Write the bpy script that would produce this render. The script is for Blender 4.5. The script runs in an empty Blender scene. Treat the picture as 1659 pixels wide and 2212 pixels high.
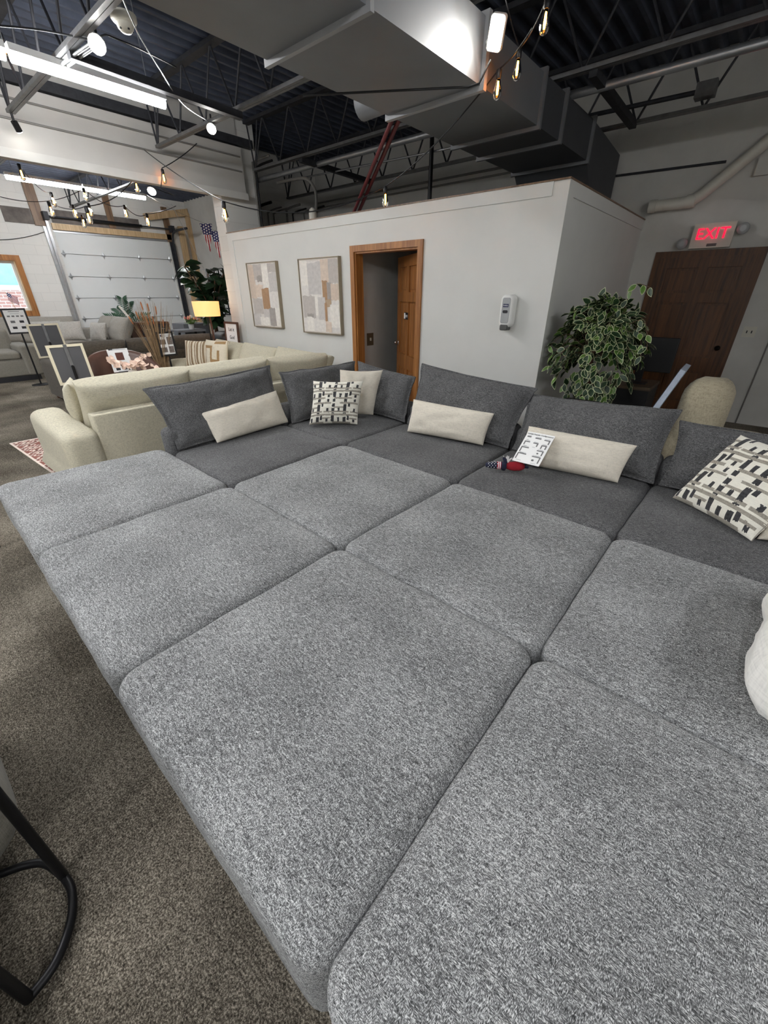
EXPO = 1.28
PW = dict(tube=36, rearp=70, weak=34, rear=[(-3.4, -1.8, 'added fill tube light, unseen overhead behind the camera on the left', 'fill_glow_strong'), (.2, -2.4, 'added fill tube light, unseen overhead behind the camera on the right', 'fill_glow_strong'), (2.6, 1.4, 'added fill tube light, unseen overhead to the right of the view', 'fill_glow_weak')], spot=30, flood=14, spill=.6)  # the listed out-of-view tubes are added fill lights to raise the brightness
import bpy, math, random
from mathutils import Vector, Matrix, noise as mnoise
random.seed(7)
V = Vector
scene = bpy.context.scene
COL = scene.collection
# ------------------------------------------------------------------ camera
F = 875.0; TH = math.atan(469/F); YAW = math.radians(40.5); CX, CY = 829.5, 1106.0; CH = 1.55
FW = V((-math.sin(YAW)*math.cos(TH), math.cos(YAW)*math.cos(TH), -math.sin(TH)))
RT = V((math.cos(YAW), math.sin(YAW), 0)); UP = RT.cross(FW); EYE = V((0, 0, CH))
def ray(u, v): return FW*F + RT*(u-CX) + UP*(CY-v)
def at_z(u, v, z): d = ray(u, v); return EYE + d*((z-CH)/d.z)
def at_y(u, v, y): d = ray(u, v); return EYE + d*(y/d.y)
def at_x(u, v, x): d = ray(u, v); return EYE + d*(x/d.x)
def proj(p):
    d = V(p)-EYE; k = d.dot(FW); return CX+F*d.dot(RT)/k, CY-F*d.dot(UP)/k
cam = bpy.data.cameras.new('camera'); cam.sensor_fit = 'VERTICAL'; cam.sensor_height = 36; cam.sensor_width = 27
cam.lens = F/2212*36; cam.clip_start = 0.02; cam.clip_end = 200
camo = bpy.data.objects.new('camera', cam); COL.objects.link(camo)
camo.location = EYE; camo.rotation_euler = (math.pi/2-TH, 0, YAW); scene.camera = camo
# ------------------------------------------------------------------ materials
def srgb(h):
    if isinstance(h, str):
        h = h.lstrip('#'); c = [int(h[i:i+2], 16)/255 for i in (0, 2, 4)]
    else: c = [x/255 for x in h]
    return tuple(x/12.92 if x <= .04045 else ((x+.055)/1.055)**2.4 for x in c)+(1,)
class NT:
    def __init__(s, name):
        s.m = bpy.data.materials.new(name); s.m.use_nodes = True; s.t = s.m.node_tree; s.n = s.t.nodes; s.n.clear()
        s.out = s.n.new('ShaderNodeOutputMaterial'); s.b = s.n.new('ShaderNodeBsdfPrincipled'); s.t.links.new(s.b.outputs[0], s.out.inputs[0])
    def link(s, a, b): s.t.links.new(a, b)
    def node(s, t, **k):
        n = s.n.new(t)
        for a, b in k.items(): setattr(n, a, b)
        return n
    def coords(s, scale=(1, 1, 1), rot=(0, 0, 0)):
        tc = s.node('ShaderNodeTexCoord'); mp = s.node('ShaderNodeMapping')
        mp.inputs['Scale'].default_value = scale; mp.inputs['Rotation'].default_value = rot
        s.link(tc.outputs['Object'], mp.inputs[0]); return mp.outputs[0]
    def noise(s, vec, scale, detail=2, rough=.5):
        n = s.node('ShaderNodeTexNoise'); n.inputs['Scale'].default_value = scale; n.inputs['Detail'].default_value = detail; n.inputs['Roughness'].default_value = rough
        s.link(vec, n.inputs['Vector']); return n.outputs['Fac']
    def ramp(s, fac, stops):
        r = s.node('ShaderNodeValToRGB'); e = r.color_ramp.elements
        while len(e) < len(stops): e.new(.5)
        for i, (p, c) in enumerate(stops): e[i].position = p; e[i].color = c
        s.link(fac, r.inputs[0]); return r.outputs[0]
    def math(s, op, a, b=None):
        n = s.node('ShaderNodeMath', operation=op)
        for i, x in enumerate((a, b)):
            if x is None: continue
            if isinstance(x, (int, float)): n.inputs[i].default_value = x
            else: s.link(x, n.inputs[i])
        return n.outputs[0]
    def mix(s, fac, a, b, mode='MIX'):
        n = s.node('ShaderNodeMix', data_type='RGBA', blend_type=mode)
        for i, x in ((0, fac), (6, a), (7, b)):
            if isinstance(x, (int, float, tuple)): n.inputs[i].default_value = x
            else: s.link(x, n.inputs[i])
        return n.outputs[2]
    def bump(s, h, strength=.3, dist=.004):
        n = s.node('ShaderNodeBump'); n.inputs['Strength'].default_value = strength; n.inputs['Distance'].default_value = dist
        s.link(h, n.inputs['Height']); s.link(n.outputs[0], s.b.inputs['Normal'])
    def set(s, **k):
        for a, v in k.items():
            a = a.replace('_', ' '); i = s.b.inputs[a]
            if hasattr(v, 'is_linked'): s.link(v, i)
            else: i.default_value = v
        return s.m
M = {}
def plain(name, c, rough=.6, metal=0, var=.12, scale=6, bump=0, **kw):
    t = NT(name); co = t.coords(); n = t.noise(co, scale, 4, .6); c = srgb(c)
    lo = tuple(x*(1-var) for x in c[:3])+(1,); hi = tuple(min(1, x*(1+var)) for x in c[:3])+(1,)
    col = t.ramp(n, [(.3, lo), (.7, hi)]); t.set(Base_Color=col, Roughness=rough, Metallic=metal, **kw)
    if bump: t.bump(t.noise(co, scale*12, 3), bump, .003)
    M[name] = t.m; return t.m
def emit(name, c, strength, base=None):
    t = NT(name); t.set(Base_Color=srgb(base or c), Emission_Color=srgb(c), Emission_Strength=strength, Roughness=.5); M[name] = t.m; return t.m
def chenille(name, dark, mid, light, s=1.0, sheen=.15):
    t = NT(name)
    a = t.noise(t.coords((200*s, 740*s, 600*s), (0, 0, .3)), 1, 1.5, .65)
    b = t.noise(t.coords((740*s, 200*s, 600*s), (0, 0, .15)), 1, 1.5, .65)
    c = t.noise(t.coords((300*s, 300*s, 300*s)), 1, 2, .7)
    sel = t.ramp(t.noise(t.coords((55, 55, 55)), 1, 2), [(.42, (0, 0, 0, 1)), (.58, (1, 1, 1, 1))])
    dash = t.mix(sel, a, b)
    d = t.noise(t.coords((52*s, 200*s, 150*s), (0, 0, .35)), 1, 3, .65)
    f = t.math('ADD', t.math('ADD', t.math('MULTIPLY', dash, .62), t.math('MULTIPLY', c, .12)), t.math('MULTIPLY', d, .26))
    patch = t.noise(t.coords(), 2.6, 3, .55)
    f2 = t.math('ADD', f, t.math('MULTIPLY', t.math('SUBTRACT', patch, .5), .09))
    col = t.ramp(f2, [(.38, srgb(dark)), (.49, srgb(mid)), (.61, srgb(light))])
    t.set(Base_Color=col, Roughness=.95, Sheen_Weight=sheen*.5, Sheen_Roughness=.5, Specular_IOR_Level=.15)
    t.bump(f, .6, .002); M[name] = t.m
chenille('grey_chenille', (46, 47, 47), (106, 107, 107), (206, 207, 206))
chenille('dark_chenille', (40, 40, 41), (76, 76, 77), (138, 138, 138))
def linen(name, c, var=.16, scale=1.0, sheen=.1):
    t = NT(name)
    a = t.noise(t.coords((420*scale, 420*scale, 45*scale)), 1, 3); b = t.noise(t.coords((45*scale, 45*scale, 420*scale)), 1, 3)
    f = t.math('MULTIPLY', t.math('ADD', a, b), .5); c = srgb(c)
    col = t.ramp(f, [(.35, tuple(x*(1-var*2.2) for x in c[:3])+(1,)), (.52, c), (.68, tuple(min(1, x*(1+var)) for x in c[:3])+(1,))])
    t.set(Base_Color=col, Roughness=.9, Sheen_Weight=sheen, Specular_IOR_Level=.2); t.bump(f, .35, .0015); M[name] = t.m
linen('beige_linen', (198, 192, 170)); linen('pillow_cream', (216, 209, 194), .08, .7); linen('pillow_white', (226, 222, 212), .07)
linen('boucle_white', (232, 230, 224), .07, .35, .3); linen('grey_sofa_fabric', (150, 145, 136), .18, .8); linen('brown_sofa_fabric', (82, 75, 65), .3, .6)
linen('armchair_fabric', (140, 136, 126), .15, .8); linen('barrel_fabric', (176, 166, 142), .18, .6); linen('silver_fabric', (176, 172, 164), .2, .6)
linen('ivory_print', (232, 229, 216), .05); linen('charcoal_print', (66, 66, 68), .25, .4); linen('taupe_print', (160, 154, 142), .15, .5)
linen('tan_print', (166, 134, 94), .12); linen('cream_print', (222, 212, 190), .06); linen('stripe_print', (150, 128, 100), .2)
plain('wall_white', (216, 216, 211), .75, var=.03, scale=2, bump=.08)
plain('wall_dark_white', (196, 194, 188), .8, var=.06, scale=3, bump=.15)
t = NT('carpet'); co = t.coords()
n1 = t.noise(co, 190, 3, .75); n2 = t.noise(co, 1.1, 4, .6); n3 = t.noise(co, 60, 2, .6)
f = t.math('ADD', t.math('ADD', t.math('MULTIPLY', n1, .85), t.math('MULTIPLY', n3, .25)), t.math('MULTIPLY', t.math('SUBTRACT', n2, .5), .35))
br = t.node('ShaderNodeTexBrick', offset=0.0); t.link(co, br.inputs['Vector'])
for k_, v_ in (('Color1', (1, 1, 1, 1)), ('Color2', (.74, .73, .72, 1)), ('Mortar', (.82, .82, .82, 1)), ('Scale', 1), ('Brick Width', .61), ('Row Height', .61), ('Mortar Size', .004)): br.inputs[k_].default_value = v_
cc = t.mix(1.0, t.ramp(f, [(.39, srgb((40, 37, 31))), (.54, srgb((114, 107, 95))), (.70, srgb((208, 198, 180)))]), br.outputs[0], 'MULTIPLY')
t.set(Base_Color=cc, Roughness=1, Specular_IOR_Level=.05)
t.bump(n1, 1, .012); M['carpet'] = t.m
def blocks(name, c, mort, scale, bw, bh, axis):
    t = NT(name); co = t.node('ShaderNodeTexCoord'); sp = t.node('ShaderNodeSeparateXYZ'); cb = t.node('ShaderNodeCombineXYZ')
    t.link(co.outputs['Object'], sp.inputs[0]); t.link(sp.outputs[axis], cb.inputs[0]); t.link(sp.outputs[2], cb.inputs[1])
    b = t.node('ShaderNodeTexBrick'); t.link(cb.outputs[0], b.inputs['Vector'])
    for k, v in (('Color1', srgb(c)), ('Color2', tuple(x*.96 for x in srgb(c)[:3])+(1,)), ('Mortar', srgb(mort)), ('Scale', 1), ('Brick Width', bw), ('Row Height', bh), ('Mortar Size', scale), ('Mortar Smooth', .3)): b.inputs[k].default_value = v
    t.set(Base_Color=b.outputs[0], Roughness=.8); t.bump(t.math('SUBTRACT', 1.0, b.outputs[1]), .25, .004); M[name] = t.m
blocks('block_white', (222, 220, 214), (206, 204, 198), .004, .4, .2, 1)
blocks('block_side', (214, 212, 206), (200, 198, 192), .004, .4, .2, 0)
blocks('brick_outside', (146, 108, 98), (200, 190, 184), .011, .3, .12, 1)
def wood(name, dark, light, s=1.0, rough=.45, axis=2):
    t = NT(name); sc = [38*s, 38*s, 38*s]; sc[axis] = 2.2*s
    n = t.noise(t.coords(tuple(sc)), 1, 5, .65); w = t.noise(t.coords(tuple(x*.25 for x in sc)), 1, 2)
    col = t.ramp(t.math('ADD', t.math('MULTIPLY', n, .7), t.math('MULTIPLY', w, .3)), [(.36, srgb(dark)), (.64, srgb(light))])
    t.set(Base_Color=col, Roughness=rough); t.bump(n, .15, .001); M[name] = t.m
wood('oak_door', (112, 68, 28), (170, 112, 56)); wood('dark_oak', (58, 34, 14), (104, 64, 30)); wood('oak_trim', (132, 82, 36), (180, 122, 64)); wood('lumber', (176, 146, 106), (212, 184, 144)); wood('old_lumber', (92, 70, 52), (138, 110, 84))
wood('desk_wood', (58, 46, 34), (98, 82, 62), 1, .5, 0); wood('walnut', (60, 36, 24), (98, 62, 42), 1, .5, 1)
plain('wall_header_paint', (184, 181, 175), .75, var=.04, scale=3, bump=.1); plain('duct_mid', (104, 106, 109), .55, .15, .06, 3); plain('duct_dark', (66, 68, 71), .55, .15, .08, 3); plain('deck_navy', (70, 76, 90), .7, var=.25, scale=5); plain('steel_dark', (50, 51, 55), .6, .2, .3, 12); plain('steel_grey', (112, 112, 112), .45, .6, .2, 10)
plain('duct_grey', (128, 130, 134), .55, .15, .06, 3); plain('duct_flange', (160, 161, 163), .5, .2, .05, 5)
plain('galvanised', (176, 178, 180), .35, .8, .1, 14); plain('conduit_grey', (124, 121, 116), .6, .1, .1); plain('pipe_white', (206, 202, 190), .5, 0, .04)
plain('red_pipe', (96, 24, 30), .5, .1, .2); plain('black_metal', (22, 22, 24), .45, .4, .2); plain('black_plastic', (18, 18, 20), .5, 0, .2); plain('rust_brown', (104, 97, 92), .8, 0, .3)
plain('white_plastic', (232, 232, 228), .35, 0, .02); plain('grey_plastic', (84, 84, 82), .45, 0, .1); plain('cream_plastic', (206, 202, 188), .45, 0, .04); plain('clear_grey', (170, 172, 172), .2, 0, .05)
plain('paper', (240, 240, 238), .7, 0, .01); plain('ink_grey', (110, 110, 110), .7, 0, .08); plain('ink_dark', (40, 40, 44), .7, 0, .05); plain('ink_light', (176, 176, 178), .7, 0, .05); plain('ink_navy', (36, 40, 78), .6); plain('ink_photo', (120, 110, 104), .6, 0, .5, 60)
plain('garage_panel', (220, 222, 220), .6, 0, .02, 2); plain('chrome', (200, 200, 205), .2, 1, .03); plain('knob_dark', (40, 36, 34), .35, .7)
plain('leather', (86, 60, 50), .4, 0, .18, 9, .2); plain('frame_champagne', (150, 138, 118), .4, .4, .08); plain('frame_side', (98, 88, 74), .5, .3, .08)
plain('canvas_base', (214, 208, 198), .8, 0, .05, 14)
ART = {'a': (222, 218, 212), 'b': (190, 184, 178), 'c': (172, 138, 106), 'd': (232, 228, 220), 'e': (208, 192, 176), 'f': (164, 158, 152), 'g': (216, 200, 184), 'h': (200, 196, 192), 'i': (182, 160, 134)}
for k, c in ART.items(): plain('paint_'+k, c, .8, 0, .1, 22, .2)
plain('leaf_dark', (34, 58, 32), .45, 0, .35, 20); plain('leaf_mid', (86, 120, 50), .45, 0, .3, 20); plain('leaf_cream', (196, 202, 158), .5, 0, .08); plain('fig_leaf', (36, 58, 36), .35, 0, .4, 14); plain('palm_leaf', (52, 84, 62), .5, 0, .3)
plain('stem_brown', (84, 62, 44), .8, 0, .2); plain('dry_grass', (150, 124, 92), .9, 0, .3, 20); plain('cattail', (166, 104, 64), .9, 0, .2); plain('blush_leaf', (226, 198, 180), .7, 0, .12, 30); plain('vase_white', (226, 222, 212), .5, 0, .03)
plain('tulip_peach', (228, 168, 128), .6, 0, .2, 30); plain('tulip_pink', (214, 130, 120), .6, 0, .2, 30); plain('tulip_green', (96, 126, 60), .6)
plain('flag_blue', (38, 42, 104), .8, 0, .1); plain('flag_red', (168, 36, 48), .8, 0, .1); plain('flag_white', (232, 230, 230), .8, 0, .02); plain('toy_red', (150, 24, 38), .95, 0, .15, 40, .4); plain('toy_navy', (28, 32, 54), .95, 0, .15, 40, .3)
plain('beard_white', (236, 234, 232), 1, 0, .04, 60); plain('rug_rust', (136, 84, 72), .95, 0, .15, 40); plain('rug_cream', (222, 206, 194), .95, 0, .06, 40); plain('rug_brown', (96, 62, 54), .95, 0, .15, 40)
plain('canvas_blue', (168, 178, 192), .6, 0, .12, 20); plain('sign_back', (78, 78, 80), .7, 0, .05); plain('sign_frame', (212, 204, 178), .5, 0, .04); plain('switch_brass', (130, 112, 88), .4, .5)
plain('candle_white', (238, 234, 226), .6, 0, .02); plain('grey_box', (108, 110, 114), .7); plain('window_frame_white', (232, 230, 224), .5, 0, .02)
emit('tube_glow', (251, 252, 255), PW['tube']); emit('fill_glow_strong', (251, 252, 255), PW['rearp']); emit('fill_glow_weak', (251, 252, 255), PW['weak']); emit('led_glow', (250, 248, 240), 18); emit('flood_glow', (255, 252, 240), 30); emit('filament_glow', (255, 160, 48), 20)  # strong and weak tube glows serve only the added fill lights
emit('exit_glow', (255, 10, 50), 1.0, (120, 5, 20)); emit('shade_glow', (255, 170, 92), .5, (232, 196, 150)); plain('blue_glazing', (128, 178, 200), .4, 0, .25, 1.2)
t = NT('bulb_glass'); t.set(Base_Color=(1, .96, .88, 1), Roughness=.02, Transmission_Weight=1, IOR=1.3); M['bulb_glass'] = t.m
t = NT('pane_glass'); t.set(Base_Color=(.95, .98, 1, 1), Roughness=.0, Transmission_Weight=1, IOR=1.05); M['pane_glass'] = t.m
emit('bulb_amber', (255, 200, 110), 2.4)
# ------------------------------------------------------------------ mesh builder
class MB:
    def __init__(s): s.v = []; s.f = []; s.mi = []; s.mats = []; s.sm = []
    def mat(s, name):
        if name not in s.mats: s.mats.append(name)
        return s.mats.index(name)
    def add(s, verts, faces, mat=None, smooth=True):
        o = len(s.v); s.v += [V(p) for p in verts]
        for i, f in enumerate(faces):
            s.f.append([o+k for k in f]); m = mat[i] if isinstance(mat, list) else mat
            s.mi.append(s.mat(m) if m else 0); s.sm.append(smooth)
        return s
    def box(s, lo, hi, mat=None, R=None, c=None):
        lo, hi = V(lo), V(hi)
        p = [V((x, y, z)) for z in (lo.z, hi.z) for y in (lo.y, hi.y) for x in (lo.x, hi.x)]
        if R is not None:
            c = V(c) if c is not None else (lo+hi)/2; p = [R @ (q-c)+c for q in p]
        return s.add(p, [(0, 2, 3, 1), (4, 5, 7, 6), (0, 1, 5, 4), (2, 6, 7, 3), (0, 4, 6, 2), (1, 3, 7, 5)], mat, False)
    def bar(s, a, b, w, h, mat=None, up=V((0, 0, 1))):
        a, b = V(a), V(b); d = (b-a).normalized(); x = d.cross(up)
        if x.length < 1e-4: x = d.cross(V((0, 1, 0)))
        x.normalize(); y = x.cross(d); p = []
        for q in (a, b):
            for i, j in ((-1, -1), (1, -1), (1, 1), (-1, 1)): p.append(q+x*i*w/2+y*j*h/2)
        return s.add(p, [(0, 1, 2, 3), (7, 6, 5, 4), (0, 4, 5, 1), (1, 5, 6, 2), (2, 6, 7, 3), (3, 7, 4, 0)], mat, False)
    def tube(s, path, r, mat=None, seg=8, smooth=True, cap=True):
        P = [V(p) for p in path]; n = len(P); vs = []; fs = []; px = None
        for i in range(n):
            d = (P[min(i+1, n-1)]-P[max(i-1, 0)]).normalized()
            if px is None:
                px = d.cross(V((0, 0, 1)))
                if px.length < .05: px = d.cross(V((1, 0, 0)))
            px = (px-d*px.dot(d)).normalized(); y = d.cross(px); rr = r[i] if isinstance(r, (list, tuple)) else r
            for k in range(seg):
                a = 2*math.pi*k/seg; vs.append(P[i]+px*math.cos(a)*rr+y*math.sin(a)*rr)
        for i in range(n-1):
            for k in range(seg): fs.append((i*seg+k, i*seg+(k+1) % seg, (i+1)*seg+(k+1) % seg, (i+1)*seg+k))
        s.add(vs, fs, mat, smooth)
        if cap: s.add(vs[:seg], [tuple(range(seg))[::-1]], mat, False); s.add(vs[-seg:], [tuple(range(seg))], mat, False)
        return s
    def lathe(s, prof, c=(0, 0, 0), mat=None, seg=20, R=None, smooth=True):
        c = V(c); vs = []; fs = []; n = len(prof)
        for r, z in prof:
            for k in range(seg):
                a = 2*math.pi*k/seg; p = V((r*math.cos(a), r*math.sin(a), z)); vs.append(c+(R @ p if R is not None else p))
        for i in range(n-1):
            for k in range(seg): fs.append((i*seg+k, i*seg+(k+1) % seg, (i+1)*seg+(k+1) % seg, (i+1)*seg+k))
        s.add(vs, fs, mat, smooth)
        s.add(vs[:seg], [tuple(range(seg))[::-1]], mat, False); s.add(vs[-seg:], [tuple(range(seg))], mat, False)
        return s
    def soft(s, a, b, z0, z1, rc=.05, rt=.05, rb=.03, dome=0, f=None, mat=None, wob=0, seed=0, m=5, sub=8, rings=6):
        """rounded upholstered block, centred in x/y; f maps local -> world"""
        def outline(i):
            A, B = a-i, b-i; r = max(min(rc, A*.95, B*.95)-i*.6, .004); pts = []
            r = min(r, A*.98, B*.98)
            cs = [((A-r), (B-r), 0), (-(A-r), (B-r), 1), (-(A-r), -(B-r), 2), ((A-r), -(B-r), 3)]
            for q, (x, y, k) in enumerate(cs):
                for j in range(m+1):
                    t_ = (k+j/m)*math.pi/2; pts.append((x+r*math.cos(t_), y+r*math.sin(t_)))
                nx, ny, nk = cs[(q+1) % 4]; t_ = (k+1)*math.pi/2; e0 = (x+r*math.cos(t_), y+r*math.sin(t_)); e1 = (nx+r*math.cos(t_), ny+r*math.sin(t_))
                for j in range(1, sub): pts.append((e0[0]+(e1[0]-e0[0])*j/sub, e0[1]+(e1[1]-e0[1])*j/sub))
            return pts
        prof = [(rb, z0)]
        for j in range(1, 4): t_ = j/3*math.pi/2; prof.append((rb*(1-math.sin(t_)), z0+rb*(1-math.cos(t_))))
        for j in range(1, 5): prof.append((0, z0+rb+(z1-rt-z0-rb)*j/5))
        for j in range(0, 6): t_ = j/5*math.pi/2; prof.append((rt*(1-math.cos(t_)), z1-rt+rt*math.sin(t_)))
        mn = min(a, b)
        for j in range(1, rings+1):
            q = j/rings; prof.append((rt+(mn*.97-rt)*q, z1+dome*(1-(1-q)**2)))
        K = len(outline(0)); vs = []; fs = []
        for i, z in prof:
            for x, y in outline(i):
                p = V((x, y, z))
                if wob:
                    d = mnoise.noise_vector(V((x*5+seed, y*5, z*5)))*wob+mnoise.noise_vector(V((x*14+seed, y*14, z*14)))*wob*.4; p += d
                vs.append(f(p) if f else p)
        for i in range(len(prof)-1):
            for k in range(K): fs.append((i*K+k, i*K+(k+1) % K, (i+1)*K+(k+1) % K, (i+1)*K+k))
        s.add(vs, fs, mat, True)
        s.add(vs[:K], [tuple(range(K))[::-1]], mat, True); s.add(vs[-K:], [tuple(range(K))], mat, True)
        return s
    def pillow(s, BL, BR, TR, TL, T, pull=.06, fl=.004, n=28, nv=None, mat=None, fn=None, wob=.006, seed=0, q=.55, lip=0, sag=0):
        """cushion stretched over four corners; fn(u,v) picks the print; lip = flat flange width as a fraction"""
        nv = nv or n; BL, BR, TR, TL = map(V, (BL, BR, TR, TL)); nrm = ((BR-BL).cross(TL-BL)).normalized(); grid = []
        for side in (1, -1):
            g = []
            for j in range(nv+1):
                for i in range(n+1):
                    a = -math.cos(math.pi*i/n) if not fn else 2*i/n-1; b = -math.cos(math.pi*j/nv) if not fn else 2*j/nv-1
                    u = a*(1-pull*(1-b*b)); w = b*(1-pull*(1-a*a)); u2, w2 = (u+1)/2, (w+1)/2
                    p = (BL*(1-u2)+BR*u2)*(1-w2)+(TL*(1-u2)+TR*u2)*w2
                    aa = min(1, abs(a)/(1-lip)); bb = min(1, abs(b)/(1-lip))
                    h = T/2*(max(0, (1-aa**2.6))*max(0, (1-bb**2.6)))**q+fl
                    k = mnoise.noise(V((u*2.3+seed, w*2.3, side)))*wob*1.2+mnoise.noise(V((u*6+seed, w*6, 3*side)))*wob*.7
                    e = (1-aa**6)*(1-bb**6)
                    p = p+nrm*side*(h+k*e)+V((0, 0, -sag*(1-a*a)*max(0, b)))
                    rip = mnoise.noise(V((a*3+seed, b*3, 9)))*wob*.8*(1-e); p = p+nrm*rip
                    g.append(p)
            grid.append(g)
        W = n+1; fr = []; fm = []
        for side in (0, 1):
            fs = []; ms = []
            for j in range(nv):
                for i in range(n):
                    k = j*W+i; fs.append((k, k+1, k+W+1, k+W) if side == 0 else (k, k+W, k+W+1, k+1))
                    ms.append(fn((i+.5)/n, (j+.5)/nv) if fn else mat)
            s.add(grid[side], fs, ms, True)
        ring = list(range(n))+[n+W*j for j in range(nv)]+[nv*W+n-i for i in range(n)]+[W*(nv-j) for j in range(nv)]
        s.rim = [(grid[0][k]+grid[1][k])/2 for k in ring]
        L = len(ring); vs = [grid[0][k] for k in ring]+[grid[1][k] for k in ring]
        s.add(vs, [(k, L+k, L+(k+1) % L, (k+1) % L) for k in range(L)], mat or (fn(.01, .01) if fn else None), True)
        return s
    def plate(s, c, x, y, w, h, d, mat, n=None):
        """thin rectangular slab centred at c, spanned by unit x,y, thickness d along n"""
        c, x, y = V(c), V(x).normalized(), V(y).normalized(); z = x.cross(y).normalized(); p = []
        for k in (-d/2, d/2):
            for i, j in ((-1, -1), (1, -1), (1, 1), (-1, 1)): p.append(c+x*i*w/2+y*j*h/2+z*k)
        return s.add(p, [(3, 2, 1, 0), (4, 5, 6, 7), (0, 1, 5, 4), (1, 2, 6, 5), (2, 3, 7, 6), (3, 0, 4, 7)], mat, False)
    def text(s, txt, c, x, y, size, depth, mat):
        cu = bpy.data.curves.new('t', 'FONT'); cu.body = txt; cu.size = size; cu.align_x = 'CENTER'; cu.align_y = 'CENTER'; cu.extrude = depth/2
        ob = bpy.data.objects.new('t', cu); COL.objects.link(ob); dg = bpy.context.evaluated_depsgraph_get(); me = bpy.data.meshes.new_from_object(ob.evaluated_get(dg))
        c, x, y = V(c), V(x).normalized(), V(y).normalized(); z = x.cross(y)
        s.add([c+x*v.co.x+y*v.co.y+z*v.co.z for v in me.vertices], [tuple(p.vertices) for p in me.polygons], mat, False)
        COL.objects.unlink(ob); bpy.data.objects.remove(ob); bpy.data.curves.remove(cu); bpy.data.meshes.remove(me); return s
    def build(s, name, mat=None, parent=None):
        if parent is not None: org = V(parent['_o'])
        else:
            xs = [p.x for p in s.v]; ys = [p.y for p in s.v]; zs = [p.z for p in s.v]; org = V(((min(xs)+max(xs))/2, (min(ys)+max(ys))/2, min(zs)))
        me = bpy.data.meshes.new(name); me.from_pydata([p-org for p in s.v], [], s.f)
        if mat: me.materials.append(M[mat])
        else:
            for m_ in s.mats: me.materials.append(M[m_])
            me.polygons.foreach_set('material_index', s.mi)
        me.polygons.foreach_set('use_smooth', s.sm); me.update(); me.validate()
        o = bpy.data.objects.new(name, me); COL.objects.link(o)
        if parent is not None: o.parent = parent
        else: o.location = org
        o['_o'] = tuple(org); return o
def tag(o, label, cat, group=None, kind=None):
    o['label'] = label; o['category'] = cat
    if group: o['group'] = group
    if kind: o['kind'] = kind
    return o
def thing(name, loc, label, cat, group=None):
    o = bpy.data.objects.new(name, None); COL.objects.link(o); o.location = loc; o['_o'] = tuple(V(loc)); o.empty_display_size = .1
    return tag(o, label, cat, group)
def struct(name, mb, mat=None, parent=None):
    o = mb.build(name, mat, parent)
    if parent is None: o['kind'] = 'structure'
    return o
def smooth_path(pts, n=8):
    P = [V(p) for p in pts]; out = []
    for i in range(len(P)-1):
        p0, p1, p2, p3 = P[max(i-1, 0)], P[i], P[i+1], P[min(i+2, len(P)-1)]
        for k in range(n):
            t_ = k/n; out.append(.5*((2*p1)+(p2-p0)*t_+(2*p0-5*p1+4*p2-p3)*t_*t_+(3*p1-p0-3*p2+p3)*t_**3))
    return out+[P[-1]]
def sagwire(a, b, sag, n=14):
    a, b = V(a), V(b); return [a.lerp(b, k/n)-V((0, 0, sag*4*(k/n)*(1-k/n))) for k in range(n+1)]
RZ = lambda a: Matrix.Rotation(a, 3, 'Z')
# ================================================================== the room shell
YB, YP, XS = 7.3, 4.4, -1.66          # back wall, office partition, office side wall
XH, XG = -7.1, -13.85                 # header wall, garage wall
XE, YF = 4.2, -5.0                    # right wall, wall behind the camera
struct('floor', MB().box((XG-.3, YF, -.1), (XE, YB+.2, 0)), 'carpet')
mb = MB(); prof = []; x = XG-.3                       # ribbed roof deck, ribs along y
while x < XE: prof += [(x, 3.97), (x+.09, 3.97), (x+.11, 3.91), (x+.15, 3.91)]; x += .17
vs = []; fs = []
for (px, pz) in prof: vs += [(px, YF, pz), (px, YB+.2, pz)]
for i in range(len(prof)-1): fs.append((2*i, 2*i+1, 2*i+3, 2*i+2))
mb.add(vs, fs, None, False); mb.box((XG-.3, YF, 3.98), (XE, YB+.2, 4.08)); struct('ceiling', mb, 'deck_navy')
struct('wall_back', MB().box((XG-.2, YB, 0), (XE+.2, YB+.2, 3.98)), 'wall_dark_white')
struct('wall_right', MB().box((XE, YF, 0), (XE+.2, YB, 3.98)), 'wall_dark_white')
struct('wall_front', MB().box((XG-.2, YF-.2, 0), (XE+.2, YF, 3.98)), 'wall_white')
# garage wall with its overhead-door opening and window opening
G0, G1, GT = 3.85, 6.60, 2.95
W0, W1, WB, WT = 1.42, 2.86, 1.20, 2.26
mb = MB(); X0, X1 = XG-.2, XG
mb.box((X0, YF, 0), (X1, W0, 3.98)).box((X0, W0, 0), (X1, W1, WB)).box((X0, W0, WT), (X1, W1, 3.98)).box((X0, W1, 0), (X1, G0, 3.98)).box((X0, G0, GT), (X1, G1, 3.98)).box((X0, G1, 0), (X1, YB, 3.98))
struct('wall_left', mb, 'block_white')
mb = MB(); mb.box((XH-.16, YF, 2.93), (XH+.08, 4.79, 3.56)); mb.box((XH-.16, YF, 3.56), (XH, 4.79, 3.98)); struct('wall_header', mb, 'wall_header_paint')
struct('trim_1', MB().box((XH+.08, YF, 2.90), (XH+.12, 4.80, 2.99)), 'wall_dark_white')
mb = MB(); mb.box((-7.4, YP, 0), (-7.13, 5.13, 3.98)); mb.box((-8.3, 5.0, 0), (-7.4, 5.13, 3.98)); mb.box((-8.3, 5.13, 0), (-8.15, YB, 3.98)); struct('wall_pilaster', mb, 'block_side')
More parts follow.
